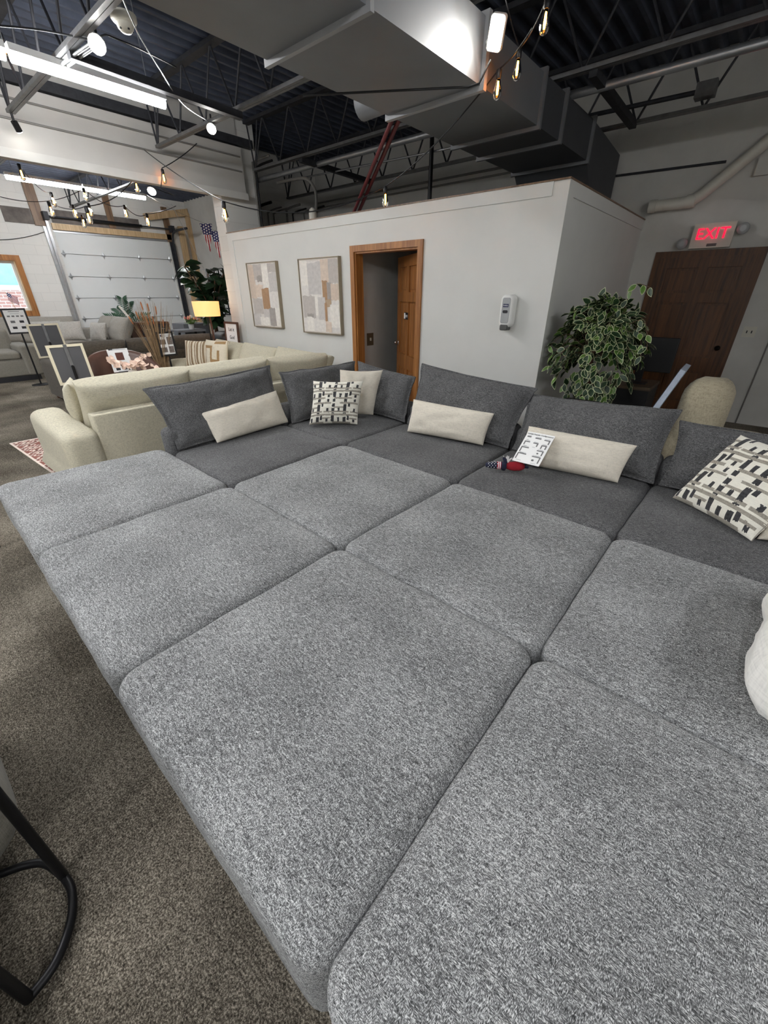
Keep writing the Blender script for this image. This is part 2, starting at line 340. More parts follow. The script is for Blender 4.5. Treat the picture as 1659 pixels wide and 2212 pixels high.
# office partition
D0, D1, DT = -4.25, -3.24, 2.03
mb = MB(); mb.box((-7.12, YP, 0), (D0, YP+.12, 2.43)).box((D0, YP, DT), (D1, YP+.12, 2.43)).box((D1, YP, 0), (XS, YP+.12, 2.43)); struct('wall_office', mb, 'wall_white')
struct('wall_office_side', MB().box((XS-.12, YP+.12, 0), (XS, YB, 2.43)), 'wall_white')
mb = MB(); mb.box((-7.12, YP-.012, 2.325), (XS-.13, YP, 2.43)).box((-7.12, YP-.012, 0), (-6.98, YP, 2.325)); struct('trim_2', mb, 'wall_white')
mb = MB(); mb.box((XS, YP+.14, 2.32), (XS+.012, YB, 2.43)).box((XS, YP-.0, 0), (XS+.012, YP+.14, 2.43)); struct('trim_3', mb, 'wall_white')
mb = MB(); mb.box((-7.13, YP-.02, 2.43), (XS+.02, YP+.10, 2.442)).box((XS-.1, YP+.1, 2.43), (XS+.02, YB, 2.442)); struct('trim_4', mb, 'old_lumber')
struct('ceiling_office', MB().box((-7.12, YP+.12, 2.38), (XS-.12, YB, 2.42)), 'wall_dark_white')
struct('wall_office_inner', MB().box((-4.5, YP+.12, 0), (-4.4, YB, 2.38)), 'wall_dark_white')
struct('baseboard_office', MB().box((D1+.09, YP-.014, 0), (XS, YP, .1)), 'wall_white')
def panel_door(mb, o, ax, up, w, h, th, mat):
    """six-panel door leaf: o = hinge foot, ax = along the width"""
    o = V(o); ax = V(ax).normalized(); n = ax.cross(V((0, 0, 1)))
    def slab(x0, x1, z0, z1, d):
        mb.plate(o+ax*(x0+x1)/2+V((0, 0, (z0+z1)/2)), ax, (0, 0, 1), x1-x0, z1-z0, d, mat)
    slab(0, w, 0, h, th*.18); st = .11; mid = w/2
    for x0, x1 in ((0, st), (w-st, w), (mid-.05, mid+.05)): slab(x0, x1, 0, h, th)
    rails = [(0, .2), (.62, .80), (1.46, 1.57), (h-.12, h)]
    for z0, z1 in rails: slab(st, mid-.05, z0, z1, th-.0005); slab(mid+.05, w-st, z0, z1, th-.0005)
    for i in range(3):
        z0, z1 = rails[i][1], rails[i+1][0]
        for x0, x1 in ((st, mid-.05), (mid+.05, w-st)): slab(x0+.035, x1-.035, z0+.03, z1-.03, th*.7)
    return mb
# office door: casing, jamb and a leaf standing ajar
d1 = MB(); c = .068
d1.box((D0-c, YP-.022, 0), (D0, YP, DT+c)).box((D1, YP-.022, 0), (D1+c, YP, DT+c)).box((D0, YP-.022, DT), (D1, YP, DT+c))
d1.box((D0, YP, 0), (D0+.02, YP+.13, DT)).box((D1-.02, YP, 0), (D1, YP+.13, DT)).box((D0+.02, YP, DT-.02), (D1-.02, YP+.13, DT))
d1 = struct('door_1', d1, 'oak_trim')
hinge = V((D1-.03, YP+.12, .01)); free = V((-4.0, 5.03, .01)); dd = (free-hinge).normalized()
leaf = panel_door(MB(), hinge, dd, None, .92, 1.98, .055, 'oak_door').build('door_leaf', None, d1)
nn = V((dd.y, -dd.x, 0)); nn = nn if nn.y < 0 else -nn
kp = hinge+dd*.86+V((0, 0, .93)); Rk = V((0, 0, 1)).rotation_difference(nn).to_matrix()
MB().lathe([(.03, .02), (.03, .028), (.011, .03), (.011, .05), (.026, .058), (.03, .07), (.024, .085), (.0, .088)], kp, 'chrome', 16, Rk).build('door_knob', None, leaf)
sp = hinge+dd*.50+nn*.026+V((0, 0, 1.29))
mb = MB(); mb.plate(sp, dd, (0, 0, 1), .17, .085, .006, 'black_plastic'); mb.plate(sp-dd*(-.055)+nn*.004, dd, (0, 0, 1), .05, .07, .004, 'paper'); mb.plate(sp+nn*.004, dd, (0, 0, 1), .035, .03, .004, 'ink_light'); mb.plate(sp-dd*.045+nn*.004, dd, (0, 0, 1), .035, .03, .004, 'ink_light')
o = tag(mb.build('door_sign'), 'small black and white sign fixed to the open office door', 'sign')
# exit door in the back wall
E0, E1, ET = -1.33, -.31, 1.98
d2 = MB(); c = .075; y0 = YB-.022
d2.box((E0-c, y0, 0), (E0, YB, ET+c)).box((E1, y0, 0), (E1+c, YB, ET+c)).box((E0, y0, ET), (E1, YB, ET+c)); d2 = struct('door_2', d2, 'dark_oak')
leaf2 = panel_door(MB(), (E0, YB-.006, .0), (1, 0, 0), None, E1-E0, ET, .056, 'dark_oak').build('door_leaf', None, d2)
MB().lathe([(.032, .01), (.032, .02), (.012, .022), (.012, .045), (.028, .052), (.032, .065), (.0, .085)], (E1-.07, YB-.01, .93), 'knob_dark', 16, Matrix.Rotation(math.pi/2, 3, 'X')).build('door_knob', None, leaf2)
# window onto the street
wn = MB(); c = .11
wn.box((XG, W0-c, WB-c), (XG+.03, W0, WT+c), 'oak_trim').box((XG, W1, WB-c), (XG+.03, W1+c, WT+c), 'oak_trim').box((XG, W0, WT), (XG+.03, W1, WT+c), 'oak_trim').box((XG, W0, WB-c), (XG+.03, W1, WB), 'oak_trim')
wn.box((XG-.2, W0, WB), (XG, W0+.015, WT), 'lumber').box((XG-.2, W1-.015, WB), (XG, W1, WT), 'lumber').box((XG-.2, W0, WT-.015), (XG, W1, WT), 'lumber').box((XG-.2, W0, WB), (XG, W1, WB+.015), 'lumber')
wn = struct('window_1', wn); f = MB()
for a, b in (((W0, WB), (W0+.06, WT)), ((W1-.06, WB), (W1, WT)), ((W0+.06, WB), (W1-.06, WB+.06)), ((W0+.06, WT-.06), (W1-.06, WT))): f.box((XG-.17, a[0], a[1]), (XG-.12, b[0], b[1]), 'window_frame_white')
wf = f.build('window_frame', None, wn); MB().box((XG-.15, W0+.06, WB+.06), (XG-.144, W1-.06, WT-.06), 'pane_glass').build('window_pane', None, wf)
# across the street
bb = thing('brick_building', (-24.2, 4, 0), 'brick building with blue glazing seen through the window', 'building')
MB().box((-24.4, -6, 0), (-24, 14, 1.72)).build('brick_wall', 'brick_outside', bb); MB().box((-24.42, -6, 1.72), (-23.95, 14, 1.9)).build('sill_band', 'window_frame_white', bb); mb = MB().box((-24.4, -6, 1.9), (-24.1, 14, 5), 'blue_glazing')
for k in range(14): mb.box((-24.1, -6+k*1.4, 1.9), (-24.02, -5.9+k*1.4, 5), 'window_frame_white')
mb.build('glazed_upper_wall', None, bb)
# overhead garage door
g = MB(); hs = GT/6
gd = struct('door_3', MB().box((XG-.11, G0-.03, 0), (XG-.085, G1+.03, GT)), 'garage_panel'); gd['label'] = 'white sectional overhead garage door'
for i in range(6): MB().box((XG-.084, G0-.03, i*hs+.006), (XG-.045+.03, G1+.03, (i+1)*hs-.006)).build('door_panel', 'garage_panel', gd)
for i in range(1, 6):
    for y in (G0+.06, G0+.95, G0+1.85, G1-.06):
        h = MB(); z = i*hs; h.add([(XG-.012, y-.035, z), (XG-.004, y, z+.085), (XG-.012, y+.035, z), (XG-.004, y, z-.085), (XG+.008, y, z)], [(0, 4, 1), (1, 4, 2), (2, 4, 3), (3, 4, 0), (0, 1, 2, 3)], 'galvanised', False)
        h.bar((XG, y-.05, z), (XG, y+.05, z), .02, .02, 'galvanised'); h.build('hinge', None, gd)
MB().box((XG-.02, G0-.02, GT-.05), (XG+.012, G1+.02, GT-.02), 'galvanised').build('top_strut', None, gd)
mb = MB().box((XG, G0-.02, GT), (XG+.05, G1+.1, GT+.13), 'lumber'); struct('trim_5', mb)
for n_, y, r in (('a', G0-.12, 1), ('b', G1+.12, 0)):
    mb = MB(); mb.bar((XG+.07, y, 0), (XG+.07, y, 3.25 if r else 2.85), .07, .05, 'galvanised' if r else 'steel_dark'); mb.bar((XG+.03, y-.05, 0), (XG+.03, y-.05, 3.0), .02, .08, 'galvanised' if r else 'steel_dark')
    if not r: mb.tube(smooth_path([(XG+.07, y, 2.8), (XG+.1, y, 3.02), (XG+.3, y, 3.14), (XG+1.0, y, 3.16)]), .03, 'steel_dark', 6)
    o = tag(mb.build('door_track'), 'galvanised vertical track at the left edge of the garage door' if r else 'dark curved track at the right edge of the garage door', 'track')
mb = MB(); mb.tube([(XG+.14, G0-.15, 3.20), (XG+.14, G1+.15, 3.20)], .016, 'steel_dark'); mb.tube([(XG+.14, G0+.55, 3.20), (XG+.14, G1-.7, 3.20)], .034, 'black_metal', 10)
for y in (G0-.12, G1+.12): mb.box((XG+.06, y-.05, 3.12), (XG+.22, y+.05, 3.28), 'steel_dark')
tag(mb.build('torsion_spring'), 'black torsion spring on its shaft above the garage door', 'spring')
for nm, lo, hi, m_, lb in (('left', (XG, G0-.35, 3.0), (XG+.05, G0-.14, 3.86), 'old_lumber', 'brown upright board above the left end of the garage door'), ('mid', (XG, 5.12, 3.09), (XG+.05, 5.27, 3.86), 'old_lumber', 'brown upright board above the middle of the garage door'), ('right', (XG, G1-.02, 2.9), (XG+.05, G1+.13, 3.72), 'old_lumber', 'brown upright board above the right end of the garage door')):
    tag(MB().box(lo, hi).build('support_board', m_), lb, 'board', 'upright boards over the garage door')
tag(MB().box((XG, G0-.9, 3.02), (XG+.02, G0-.36, 3.32)).build('patch_panel', 'rust_brown'), 'grey brown patch panel beside the top left of the garage door', 'panel')
tag(MB().box((XG, G0+.02, 3.09), (XG+.02, G1-.7, 3.36)).build('patch_panel', 'rust_brown'), 'long grey brown patch panel over the garage door lintel', 'panel')
mb = MB(); mb.box((XG+.02, YB-.065, 0), (XG+.2, YB-.002, 3.62)); tag(mb.build('lumber_post', 'lumber'), 'pale lumber post in the corner right of the garage door', 'post')
tag(MB().box((XG+.02, YB-.35, 0), (XG+.12, YB-.2, 3.3)).build('lumber_post', 'lumber'), 'pale lumber post between the garage track and the corner post', 'post')
tag(MB().bar((XG+.12, G1-.55, 3.42), (XG+.12, YB-.02, 3.66), .14, .16).build('lumber_beam', 'lumber'), 'pale lumber beam running up to the corner above the garage door', 'beam')
# ================================================================== overhead structure
def joist(y, x0, x1, zb, zt, label, group, pitch=.62):
    j = thing('bar_joist', ((x0+x1)/2, y, zb), label, 'joist', group)
    m_ = MB(); m_.bar((x0, y-.025, zt), (x1, y-.025, zt), .05, .04); m_.bar((x0, y+.025, zt), (x1, y+.025, zt), .05, .04); m_.build('top_chord', 'steel_dark', j)
    m_ = MB(); m_.bar((x0+.12, y-.02, zb), (x1, y-.02, zb), .035, .03); m_.bar((x0+.12, y+.02, zb), (x1, y+.02, zb), .035, .03); m_.build('bottom_chord', 'steel_grey', j)
    m_ = MB(); x = x0+.12; m_.tube([(x, y, zb), (x0+.02, y, zt)], .012, seg=6); m_.tube([(x, y, zb), (x0+.3, y, zt)], .012, seg=6)
    while x+pitch <= x1:
        m_.tube([(x, y, zb), (x+pitch*.5, y, zt)], .012, seg=6); m_.tube([(x+pitch*.5, y, zt), (x+pitch, y, zb)], .012, seg=6); x += pitch
    m_.build('web', 'steel_dark', j); return j
joist(.25, XH+.13, XE-.05, 3.28, 3.86, 'dark open web joist nearest the camera overhead', 'open web roof joists')
joist(1.85, XH+.13, XE-.05, 3.28, 3.86, 'dark open web joist crossing above the long ceiling light', 'open web roof joists')
joist(3.4, XH+.13, XE-.05, 3.28, 3.86, 'dark open web joist carrying the bright spot left of the duct', 'open web roof joists')
joist(4.9, XH+.13, XE-.05, 3.28, 3.86, 'dark open web joist passing over the white office partition', 'open web roof joists')
joist(6.4, -8.1, XE-.05, 3.24, 3.86, 'dark open web joist closest to the back wall', 'open web roof joists')
joist(2.35, XG+.1, XH-.17, 3.42, 3.86, 'grey open web joist in the garage bay beyond the header, nearer one', 'garage bay joists')
joist(4.3, XG+.1, XH-.17, 3.42, 3.86, 'grey open web joist in the garage bay just before the garage door spring', 'garage bay joists')
for x, a, b, lb in ((-1.8, 4.9, 6.4, 'dark bridging angle between joists right of the duct'), (-5.75, 4.9, 6.4, 'dark bridging angle between joists above the office partition'), (-4.9, 1.85, 3.4, 'dark bridging angle between joists beside the smoke detector')):
    tag(MB().bar((x, a, 3.25), (x, b, 3.22), .07, .06).build('bridging_angle', 'steel_dark'), lb, 'brace', 'joist bridging angles')
for z_, lb in ((3.44, 'upper of two thin grey conduits along the white header'), (3.26, 'lower of two thin grey conduits along the white header')):
    tag(MB().tube([(XH+.095, YF+.1, z_), (XH+.095, 4.75, z_)], .011, seg=6).build('header_conduit', 'conduit_grey'), lb, 'conduit')
tag(MB().bar((XH+.07, YF+.1, 3.63), (XH+.07, 5.0, 3.63), .09, .1).build('ledger_angle', 'steel_dark'), 'dark steel ledger angle along the top of the white header', 'beam')
# duct
d = thing('air_duct', (-2.5, 3.0, 2.87), 'large grey rectangular air duct hanging under the joists', 'duct')
DX0, DX1, DZ0, DZ1 = -2.93, -2.07, 2.87, 3.21
for a, b in ((-1.6, 2.28), (2.31, 3.48), (3.52, 4.5), (4.53, 5.02), (5.05, 5.88)):
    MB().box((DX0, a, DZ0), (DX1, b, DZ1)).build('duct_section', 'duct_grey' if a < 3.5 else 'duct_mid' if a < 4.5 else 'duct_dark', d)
for y, w in ((2.28, .03), (3.48, .04), (4.5, .03), (5.02, .03), (5.88, .03)):
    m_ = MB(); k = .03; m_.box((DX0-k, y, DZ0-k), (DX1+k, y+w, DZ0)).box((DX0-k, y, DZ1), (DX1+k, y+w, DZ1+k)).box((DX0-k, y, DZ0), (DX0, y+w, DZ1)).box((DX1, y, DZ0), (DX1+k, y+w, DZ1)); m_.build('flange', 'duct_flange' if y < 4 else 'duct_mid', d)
m_ = MB(); vs = [(DX0, 5.91, DZ0), (DX1, 5.91, DZ0), (DX1, 5.91, DZ1), (DX0, 5.91, DZ1), (DX0, 6.35, 2.46), (DX1+.02, 6.35, 2.46), (DX1+.02, 7.0, DZ1-.1), (DX0, 7.0, DZ1-.1), (DX1+.02, 7.0, 2.46), (DX0, 7.0, 2.46)]
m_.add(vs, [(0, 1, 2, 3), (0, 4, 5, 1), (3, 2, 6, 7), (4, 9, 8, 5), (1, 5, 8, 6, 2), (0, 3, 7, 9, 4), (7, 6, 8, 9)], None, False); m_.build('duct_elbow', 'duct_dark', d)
# small duct branch seen under the flange
tag(MB().tube([(-2.95, 3.62, 3.06), (-3.35, 3.62, 3.05)], .11, seg=18).build('branch_duct', 'duct_grey'), 'short round branch duct left of the big duct joint', 'duct')
# pipes overhead
tag(MB().tube([(-8.1, 5.2, 3.25), (XE-.1, 5.2, 3.22)], .035, seg=12).build('silver_pipe', 'galvanised'), 'silver sprinkler pipe running across behind the joists', 'pipe')
tag(MB().tube([(-6.5, 5.55, 3.24), (-4.0, 5.55, 3.17), (-2.9, 5.55, 3.15)], .012, seg=8).build('thin_conduit', 'galvanised'), 'thin pale conduit below the silver pipe left of the duct', 'conduit')
a, b = V((-3.05, 3.75, 2.95)), at_y(768, 462, 4.75)
o = thing('red_pipe_pair', b, 'pair of dark red pipes slanting down behind the office partition', 'pipe')
for k in (-.022, .022): MB().tube([a+V((k, k, 0)), b+V((k, k, 0)), b+(b-a)*.15+V((k, k, 0))], .02, seg=8).build('red_pipe', 'red_pipe', o)
p = at_y(930, 380, 5.5); tag(MB().tube([(p.x, 5.5, 2.43), (p.x, 5.5, 3.86)], .028, seg=10).build('support_pole', 'black_metal'), 'black upright pole standing on top of the office partition', 'pole')
mb = MB(); pp = smooth_path([(-2.02+.1, 7.2, 2.56), (-1.25, 7.2, 2.56), (-1.08, 7.2, 2.62), (-.55, 7.2, 3.12), (.6, 7.2, 3.9)], 5); mb.tube([(XS+.05, 7.2, 2.56), (-1.25, 7.2, 2.56), (-1.15, 7.2, 2.575), (-1.06, 7.2, 2.63), (-.55, 7.2, 3.08), (.5, 7.2, 3.95)], .062, seg=16)
o = mb.build('wall_pipe', 'pipe_white'); tag(o, 'thick cream pipe bending up the back wall above the exit sign', 'pipe')
MB().lathe([(.07, -.05), (.072, 0), (.07, .05)], (-1.16, 7.2, 2.57), None, 16, Matrix.Rotation(math.pi/2, 3, 'Y')).build('coupling', 'pipe_white', o)
MB().lathe([(.07, -.04), (.072, 0), (.07, .04)], (XS+.09, 7.2, 2.56), None, 16, Matrix.Rotation(math.pi/2, 3, 'Y')).build('coupling', 'pipe_white', o)
tag(MB().tube([(-2.3, YB-.02, 2.96), (-.93, YB-.02, 2.93)], .014, seg=6).build('thin_conduit', 'steel_dark'), 'thin dark conduit across the back wall right of the duct', 'conduit')
tag(MB().tube([(-.5, YB-.02, 2.96), (.5, YB-.02, 2.95)], .014, seg=6).build('thin_conduit', 'steel_dark'), 'thin dark conduit behind the slanting cream pipe at the right edge', 'conduit')
tag(MB().box((-.62, YB-.06, 2.75), (-.42, YB, 2.92)).build('junction_box', 'wall_dark_white'), 'pale square junction box on the back wall at the right edge', 'box')
mb = MB().box((-1.25, 6.28, 3.30), (-1.08, 6.40, 3.42)); tag(mb.build('junction_box', 'steel_grey'), 'small grey junction box on the joist near the back wall', 'box')
tag(MB().tube([(-2.3, 6.34, 3.38), (-1.25, 6.34, 3.36)], .022, seg=8).build('thin_conduit', 'steel_dark'), 'dark conduit running into the grey junction box at the joist', 'conduit')
tag(MB().tube([(-8.1, YB-.03, 3.28), (-3.2, YB-.03, 3.28)], .016, seg=6).build('thin_conduit', 'conduit_grey'), 'upper of two pale conduits along the top of the back wall', 'conduit')
tag(MB().tube([(-8.1, YB-.03, 3.2), (-3.2, YB-.03, 3.2)], .014, seg=6).build('thin_conduit', 'conduit_grey'), 'lower of two pale conduits along the top of the back wall', 'conduit')
# conduits on the recessed wall
for i, (y, r, m_, zt) in enumerate(((5.2, .016, 'conduit_grey', 3.5), (5.3, .016, 'black_metal', 3.45), (5.42, .02, 'conduit_grey', 3.5), (5.75, .024, 'black_metal', 3.1), (5.98, .014, 'conduit_grey', 3.05), (6.12, .014, 'conduit_grey', 3.05), (6.45, .02, 'conduit_grey', 3.15), (6.6, .014, 'black_metal', 3.1), (6.9, .014, 'conduit_grey', 3.15), (7.1, .02, 'black_metal', 3.2))):
    xx = -8.12 if y > 5.3 else -7.1
    if y <= 5.3: y = 5.04+(i*.05)
    path = smooth_path([(xx, y, 2.0), (xx, y, zt-.2), (xx+.02, y+.02, zt-.06), (xx+.3, y+.12, zt)], 5)
    tag(MB().tube(path, r, seg=8).build('wall_conduit', m_), ['grey', 'black'][m_ == 'black_metal']+' upright conduit in the recess behind the partition, number %s from the left' % ['one', 'two', 'three', 'four', 'five', 'six', 'seven', 'eight', 'nine', 'ten'][i], 'conduit', 'upright conduits in the recess')
pp = smooth_path([at_y(672, 470, 4.9)+V((0, 0, -.2)), at_y(683, 440, 5.1), at_y(678, 405, 5.2), at_y(655, 385, 5.2), at_y(600, 395, 5.3)], 6)
tag(MB().tube(pp, .022, seg=8).build('bent_conduit', 'conduit_grey'), 'bent grey conduit rising out of the office roof', 'conduit')
p = at_y(676, 466, 4.7); tag(MB().lathe([(.055, -.12), (.055, .03), (.045, .07), (.02, .09)], p, None, 14).build('vent_cap', 'pipe_white'), 'short white vent cap on top of the office partition', 'vent')
p = at_y(620, 472, 4.6); tag(MB().box((p.x-.3, 4.52, 2.442), (p.x+.25, 4.62, 2.47)).build('loose_board', 'lumber'), 'loose lumber board lying on the office partition top', 'board')
p = at_y(985, 395, 7.27); tag(MB().box((p.x-.03, 7.26, 2.45), (p.x+.03, YB, 2.95)).build('wall_strip', 'conduit_grey'), 'short grey upright strip on the back wall under the duct', 'strip')
p = at_y(1620, 838, YB-.012); tag(MB().tube([(p.x, YB-.012, 0), (p.x, YB-.012, 1.9)], .008, seg=6).build('wall_cable', 'conduit_grey'), 'thin grey cable down the wall right of the exit door', 'cable')
# ================================================================== the grey pit sectional: twelve modules on a grid
GX = [[(-3.53, .18), (-2.362, .145), (-1.268, .112), (-.256, .097), (.78, .09)],
      [(-3.43, 1.23), (-2.36, 1.195), (-1.277, 1.155), (-.252, 1.132), (.78, 1.13)],
      [(-3.40, 2.30), (-2.385, 2.27), (-1.258, 2.21), (-.256, 2.163), (.79, 2.15)],
      [(-3.38, 3.33), (-2.37, 3.30), (-1.255, 3.25), (-.235, 3.21), (.79, 3.19)]]
def quad_map(q, g=-.004):
    c = [V((x, y, 0)) for x, y in q]; a = ((c[1]-c[0]).length+(c[2]-c[3]).length)/4; b = ((c[3]-c[0]).length+(c[2]-c[1]).length)/4
    def f(p):
        u = (p.x/(a)+1)/2; w = (p.y/(b)+1)/2; r = (c[0]*(1-u)+c[1]*u)*(1-w)+(c[3]*(1-u)+c[2]*u)*w
        return V((r.x, r.y, p.z))
    return f, a-g, b-g
def module(r, c, label, backs='', mat='grey_chenille', zt=.462, seed=0):
    q = [GX[r][c], GX[r][c+1], GX[r+1][c+1], GX[r+1][c]]; f, a, b = quad_map(q); ctr = f(V((0, 0, 0)))
    t_ = thing('sofa_module' if backs else 'ottoman_module', ctr, label, 'sofa section', 'sections of the grey pit sofa'); sh = .17
    MB().soft(a-.012, b-.012, .065, .27, .06, .02, .03, f=f, wob=.003, seed=seed).build('base', mat, t_)
    # seat cushion, pulled clear of any back frame
    x0, x1, y0, y1 = -a, a, -b, b
    if 'L' in backs: x0 += sh
    if 'B' in backs: y1 -= sh
    cx, cy = (x0+x1)/2, (y0+y1)/2; g = lambda p: f(p+V((cx, cy, 0)))
    MB().soft((x1-x0)/2, (y1-y0)/2, .262, zt-.008, .075, .046, .03, dome=.014, f=g, wob=.005, seed=seed+3, m=6, sub=14, rings=9).build('seat_cushion', mat, t_)
    for sx, sy in ((-1, -1), (1, -1), (1, 1), (-1, 1)):
        p = f(V((sx*(a-.09), sy*(b-.09), 0))); MB().lathe([(.022, 0), (.03, .075)], p, None, 10).build('leg', 'black_metal', t_)
    if 'L' in backs:
        cc = lambda p: f(V((-a+sh/2+p.x, p.y, p.z))); MB().soft(sh/2-.004, b-.004, .07, .62, .05, .05, .03, f=cc, wob=.004, seed=seed+8).build('back_frame', mat, t_)
    if 'B' in backs:
        w0 = -a+(sh if 'L' in backs else 0); hx = (a-w0)/2; cc = lambda p: f(V(((a+w0)/2+p.x, b-sh/2+p.y, p.z))); MB().soft(hx-.004, sh/2-.004, .07, .62, .05, .05, .03, f=cc, wob=.004, seed=seed+9).build('back_frame', mat, t_)
    return t_
module(0, 0, 'grey ottoman section at the far left end of the front row', seed=1)
module(0, 1, 'grey ottoman section second from the left in the front row', seed=2)
module(0, 2, 'grey ottoman section filling the middle foreground, its side facing the carpet', seed=3)
module(0, 3, 'grey ottoman section closest to the camera at the bottom right', seed=4)
module(1, 1, 'grey ottoman section in front of the corner seat, second row back', seed=5)
module(1, 2, 'grey ottoman section in the centre of the pit', seed=6)
module(1, 3, 'grey ottoman section at the right carrying the white boucle cushion', seed=7)
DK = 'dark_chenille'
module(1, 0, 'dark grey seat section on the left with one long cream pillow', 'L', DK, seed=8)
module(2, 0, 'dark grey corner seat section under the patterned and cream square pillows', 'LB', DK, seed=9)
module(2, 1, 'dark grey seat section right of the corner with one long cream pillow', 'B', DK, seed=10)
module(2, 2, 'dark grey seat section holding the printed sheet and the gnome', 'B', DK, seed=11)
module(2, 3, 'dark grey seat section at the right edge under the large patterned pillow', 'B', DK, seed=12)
def back_cushion(BL, BR, TR, TL, label, T=.24, seed=0, **k):
    t_ = thing('back_cushion', (V(BL)+V(BR))/2, label, 'cushion', 'grey back cushions of the pit sofa')
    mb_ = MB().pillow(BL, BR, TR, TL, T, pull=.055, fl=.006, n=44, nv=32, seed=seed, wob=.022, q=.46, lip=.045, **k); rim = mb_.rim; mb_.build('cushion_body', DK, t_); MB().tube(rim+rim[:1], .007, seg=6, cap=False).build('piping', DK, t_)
    return t_
zs = .47
# left run (leaning on the frame along x = -3.3)
back_cushion((-3.225, 1.27, zs), (-3.21, 2.30, zs), (-3.47, 2.38, .955), (-3.50, 1.23, .905), 'grey back cushion at the left end behind the long cream pillow', seed=1, T=.19)
back_cushion((-3.14, 2.33, zs), (-3.05, 3.12, zs), (-3.38, 3.45, .89), (-3.44, 2.46, .885), 'grey back cushion left of the corner with a pointed top corner', seed=2, T=.2)
# back run
back_cushion((-3.02, 3.10, zs), (-2.35, 3.06, zs), (-2.42, 3.30, .845), (-3.24, 3.36, .91), 'grey back cushion right of the corner below the open door', seed=3, T=.16)
back_cushion((-2.30, 3.04, zs), (-1.26, 3.00, zs), (-1.20, 3.25, .90), (-2.33, 3.28, .98), 'grey back cushion under the hand sanitiser dispenser', seed=4)
back_cushion((-1.22, 3.00, zs), (-.235, 2.97, zs), (-.235, 3.20, .90), (-1.25, 3.24, .855), 'grey back cushion below the leafy plant behind the printed sheet', seed=5)
back_cushion((-.20, 2.97, zs), (.80, 2.96, zs), (.82, 3.18, .845), (-.22, 3.19, .835), 'grey back cushion at the right edge behind the patterned pillow', seed=6)
# throw pillows
def throw(name, label, cat, group, BL, BR, TR, TL, T, mat=None, **k):
    o = MB().pillow(BL, BR, TR, TL, T, mat=mat, **k).build(name); tag(o, label, cat, group); return o
LUM = 'long cream lumbar pillows'
a, b = at_z(470, 957, .468), at_z(622, 912, .475); t1 = V((-.12, .02, .25))
throw('lumbar_pillow', 'long cream pillow leaning on the left back cushion', 'pillow', LUM, a, b, b+t1+V((0, -.03, .03)), a+t1+V((0, -.06, -.02)), .14, 'pillow_cream', q=.42, pull=.03, n=34, nv=22, seed=3, wob=.01)
a, b = at_z(880, 932, .475), at_z(1043, 962, .475)
throw('lumbar_pillow', 'long cream pillow on the seat below the sanitiser dispenser', 'pillow', LUM, a, b, b+V((.03, .07, .25)), a+V((.0, .08, .27)), .15, 'pillow_cream', q=.42, pull=.03, n=34, nv=22, seed=7, wob=.01)
a, b = at_z(1114, 998, .475), at_z(1334, 1043, .475)
throw('lumbar_pillow', 'long cream pillow with a printed sheet leaning on its left end', 'pillow', LUM, a, b, b+V((.03, .12, .225)), a+V((.0, .14, .235)), .16, 'pillow_cream', q=.42, pull=.03, n=34, nv=22, seed=11, wob=.01)
# brush-stroke print
vert = [(.02, .12, [(.0, .12), (.19, .43), (.51, .55), (.61, .74), (.79, .93)]), (.25, .33, [(.19, .36), (.61, .74)]), (.45, .57, [(.0, .12), (.19, .38), (.51, .55), (.61, .90)]), (.61, .69, [(.26, .44), (.80, .93)]), (.82, .90, [(.0, .12), (.19, .30), (.61, .74)])]
hori = [(.12, .19, [(.06, .74)]), (.43, .51, [(0, 1)]), (.55, .62, [(0, .66), (.72, 1)]), (.74, .80, [(.10, .56)]), (.92, .99, [(.3, .98)]), (.30, .36, [(.68, .98)])]
def brush(u, w):
    j = mnoise.noise(V((u*14, w*14, 1)))*.014; x = (u*1.8+.21+j*.4) % 1; y = (w*1.8+.13+j*.4) % 1; e = mnoise.noise(V((u*70, w*3, 4)))*.022
    for x0, x1, ys in vert:
        if x0 <= x <= x1 and any(p+e <= y <= q+e for p, q in ys): return 'charcoal_print'
    e = mnoise.noise(V((u*3, w*70, 2)))*.022
    for y0, y1, xs in hori:
        if y0 <= y <= y1 and any(p+e <= x <= q+e for p, q in xs): return 'taupe_print'
    return 'ivory_print'
BR_ = 'patterned square pillows'
a, b = at_z(668, 918, .475), at_z(772, 917, .475)
throw('patterned_pillow', 'square pillow with charcoal and taupe brush strokes in the sofa corner', 'pillow', BR_, a, b, b+V((-.05, .15, .37)), a+V((-.07, .15, .37)), .2, fn=brush, pull=.06, n=110, nv=110, seed=2, wob=.008)
a, b = at_z(728, 900, .475), at_z(806, 896, .475)
throw('square_pillow', 'plain cream square pillow standing behind the corner patterned one', 'pillow', None, a, b, b+V((.02, .13, .42)), a+V((-.05, .12, .43)), .15, 'pillow_cream', pull=.06, n=34, seed=5, wob=.01)
a, b = V((-.10, 2.79, .475)), V((.28, 2.475, .475))
throw('patterned_pillow', 'large square pillow with charcoal and taupe brush strokes at the right edge', 'pillow', BR_, a, b, V((.46, 2.74, .85)), V((.09, 2.96, .86)), .2, fn=brush, pull=.05, n=120, nv=120, seed=8, wob=.008)
throw('square_pillow', 'cream pillow just showing behind the large patterned pillow', 'pillow', None, (.30, 2.52, .475), (.72, 2.60, .475), (.74, 2.82, .80), (.34, 2.74, .80), .17, 'pillow_cream', pull=.06, n=30, seed=6, wob=.01)
mb = MB(); f = lambda p: V((.73+p.x+.12*(p.y), 1.58+p.y-.1*p.x, p.z))
mb.soft(.42, .38, .468, .74, .16, .1, .06, dome=.05, f=f, mat='boucle_white', wob=.035, seed=4, sub=16, rings=9)
tag(mb.build('boucle_cushion'), 'lumpy white boucle cushion lying at the right edge', 'cushion')
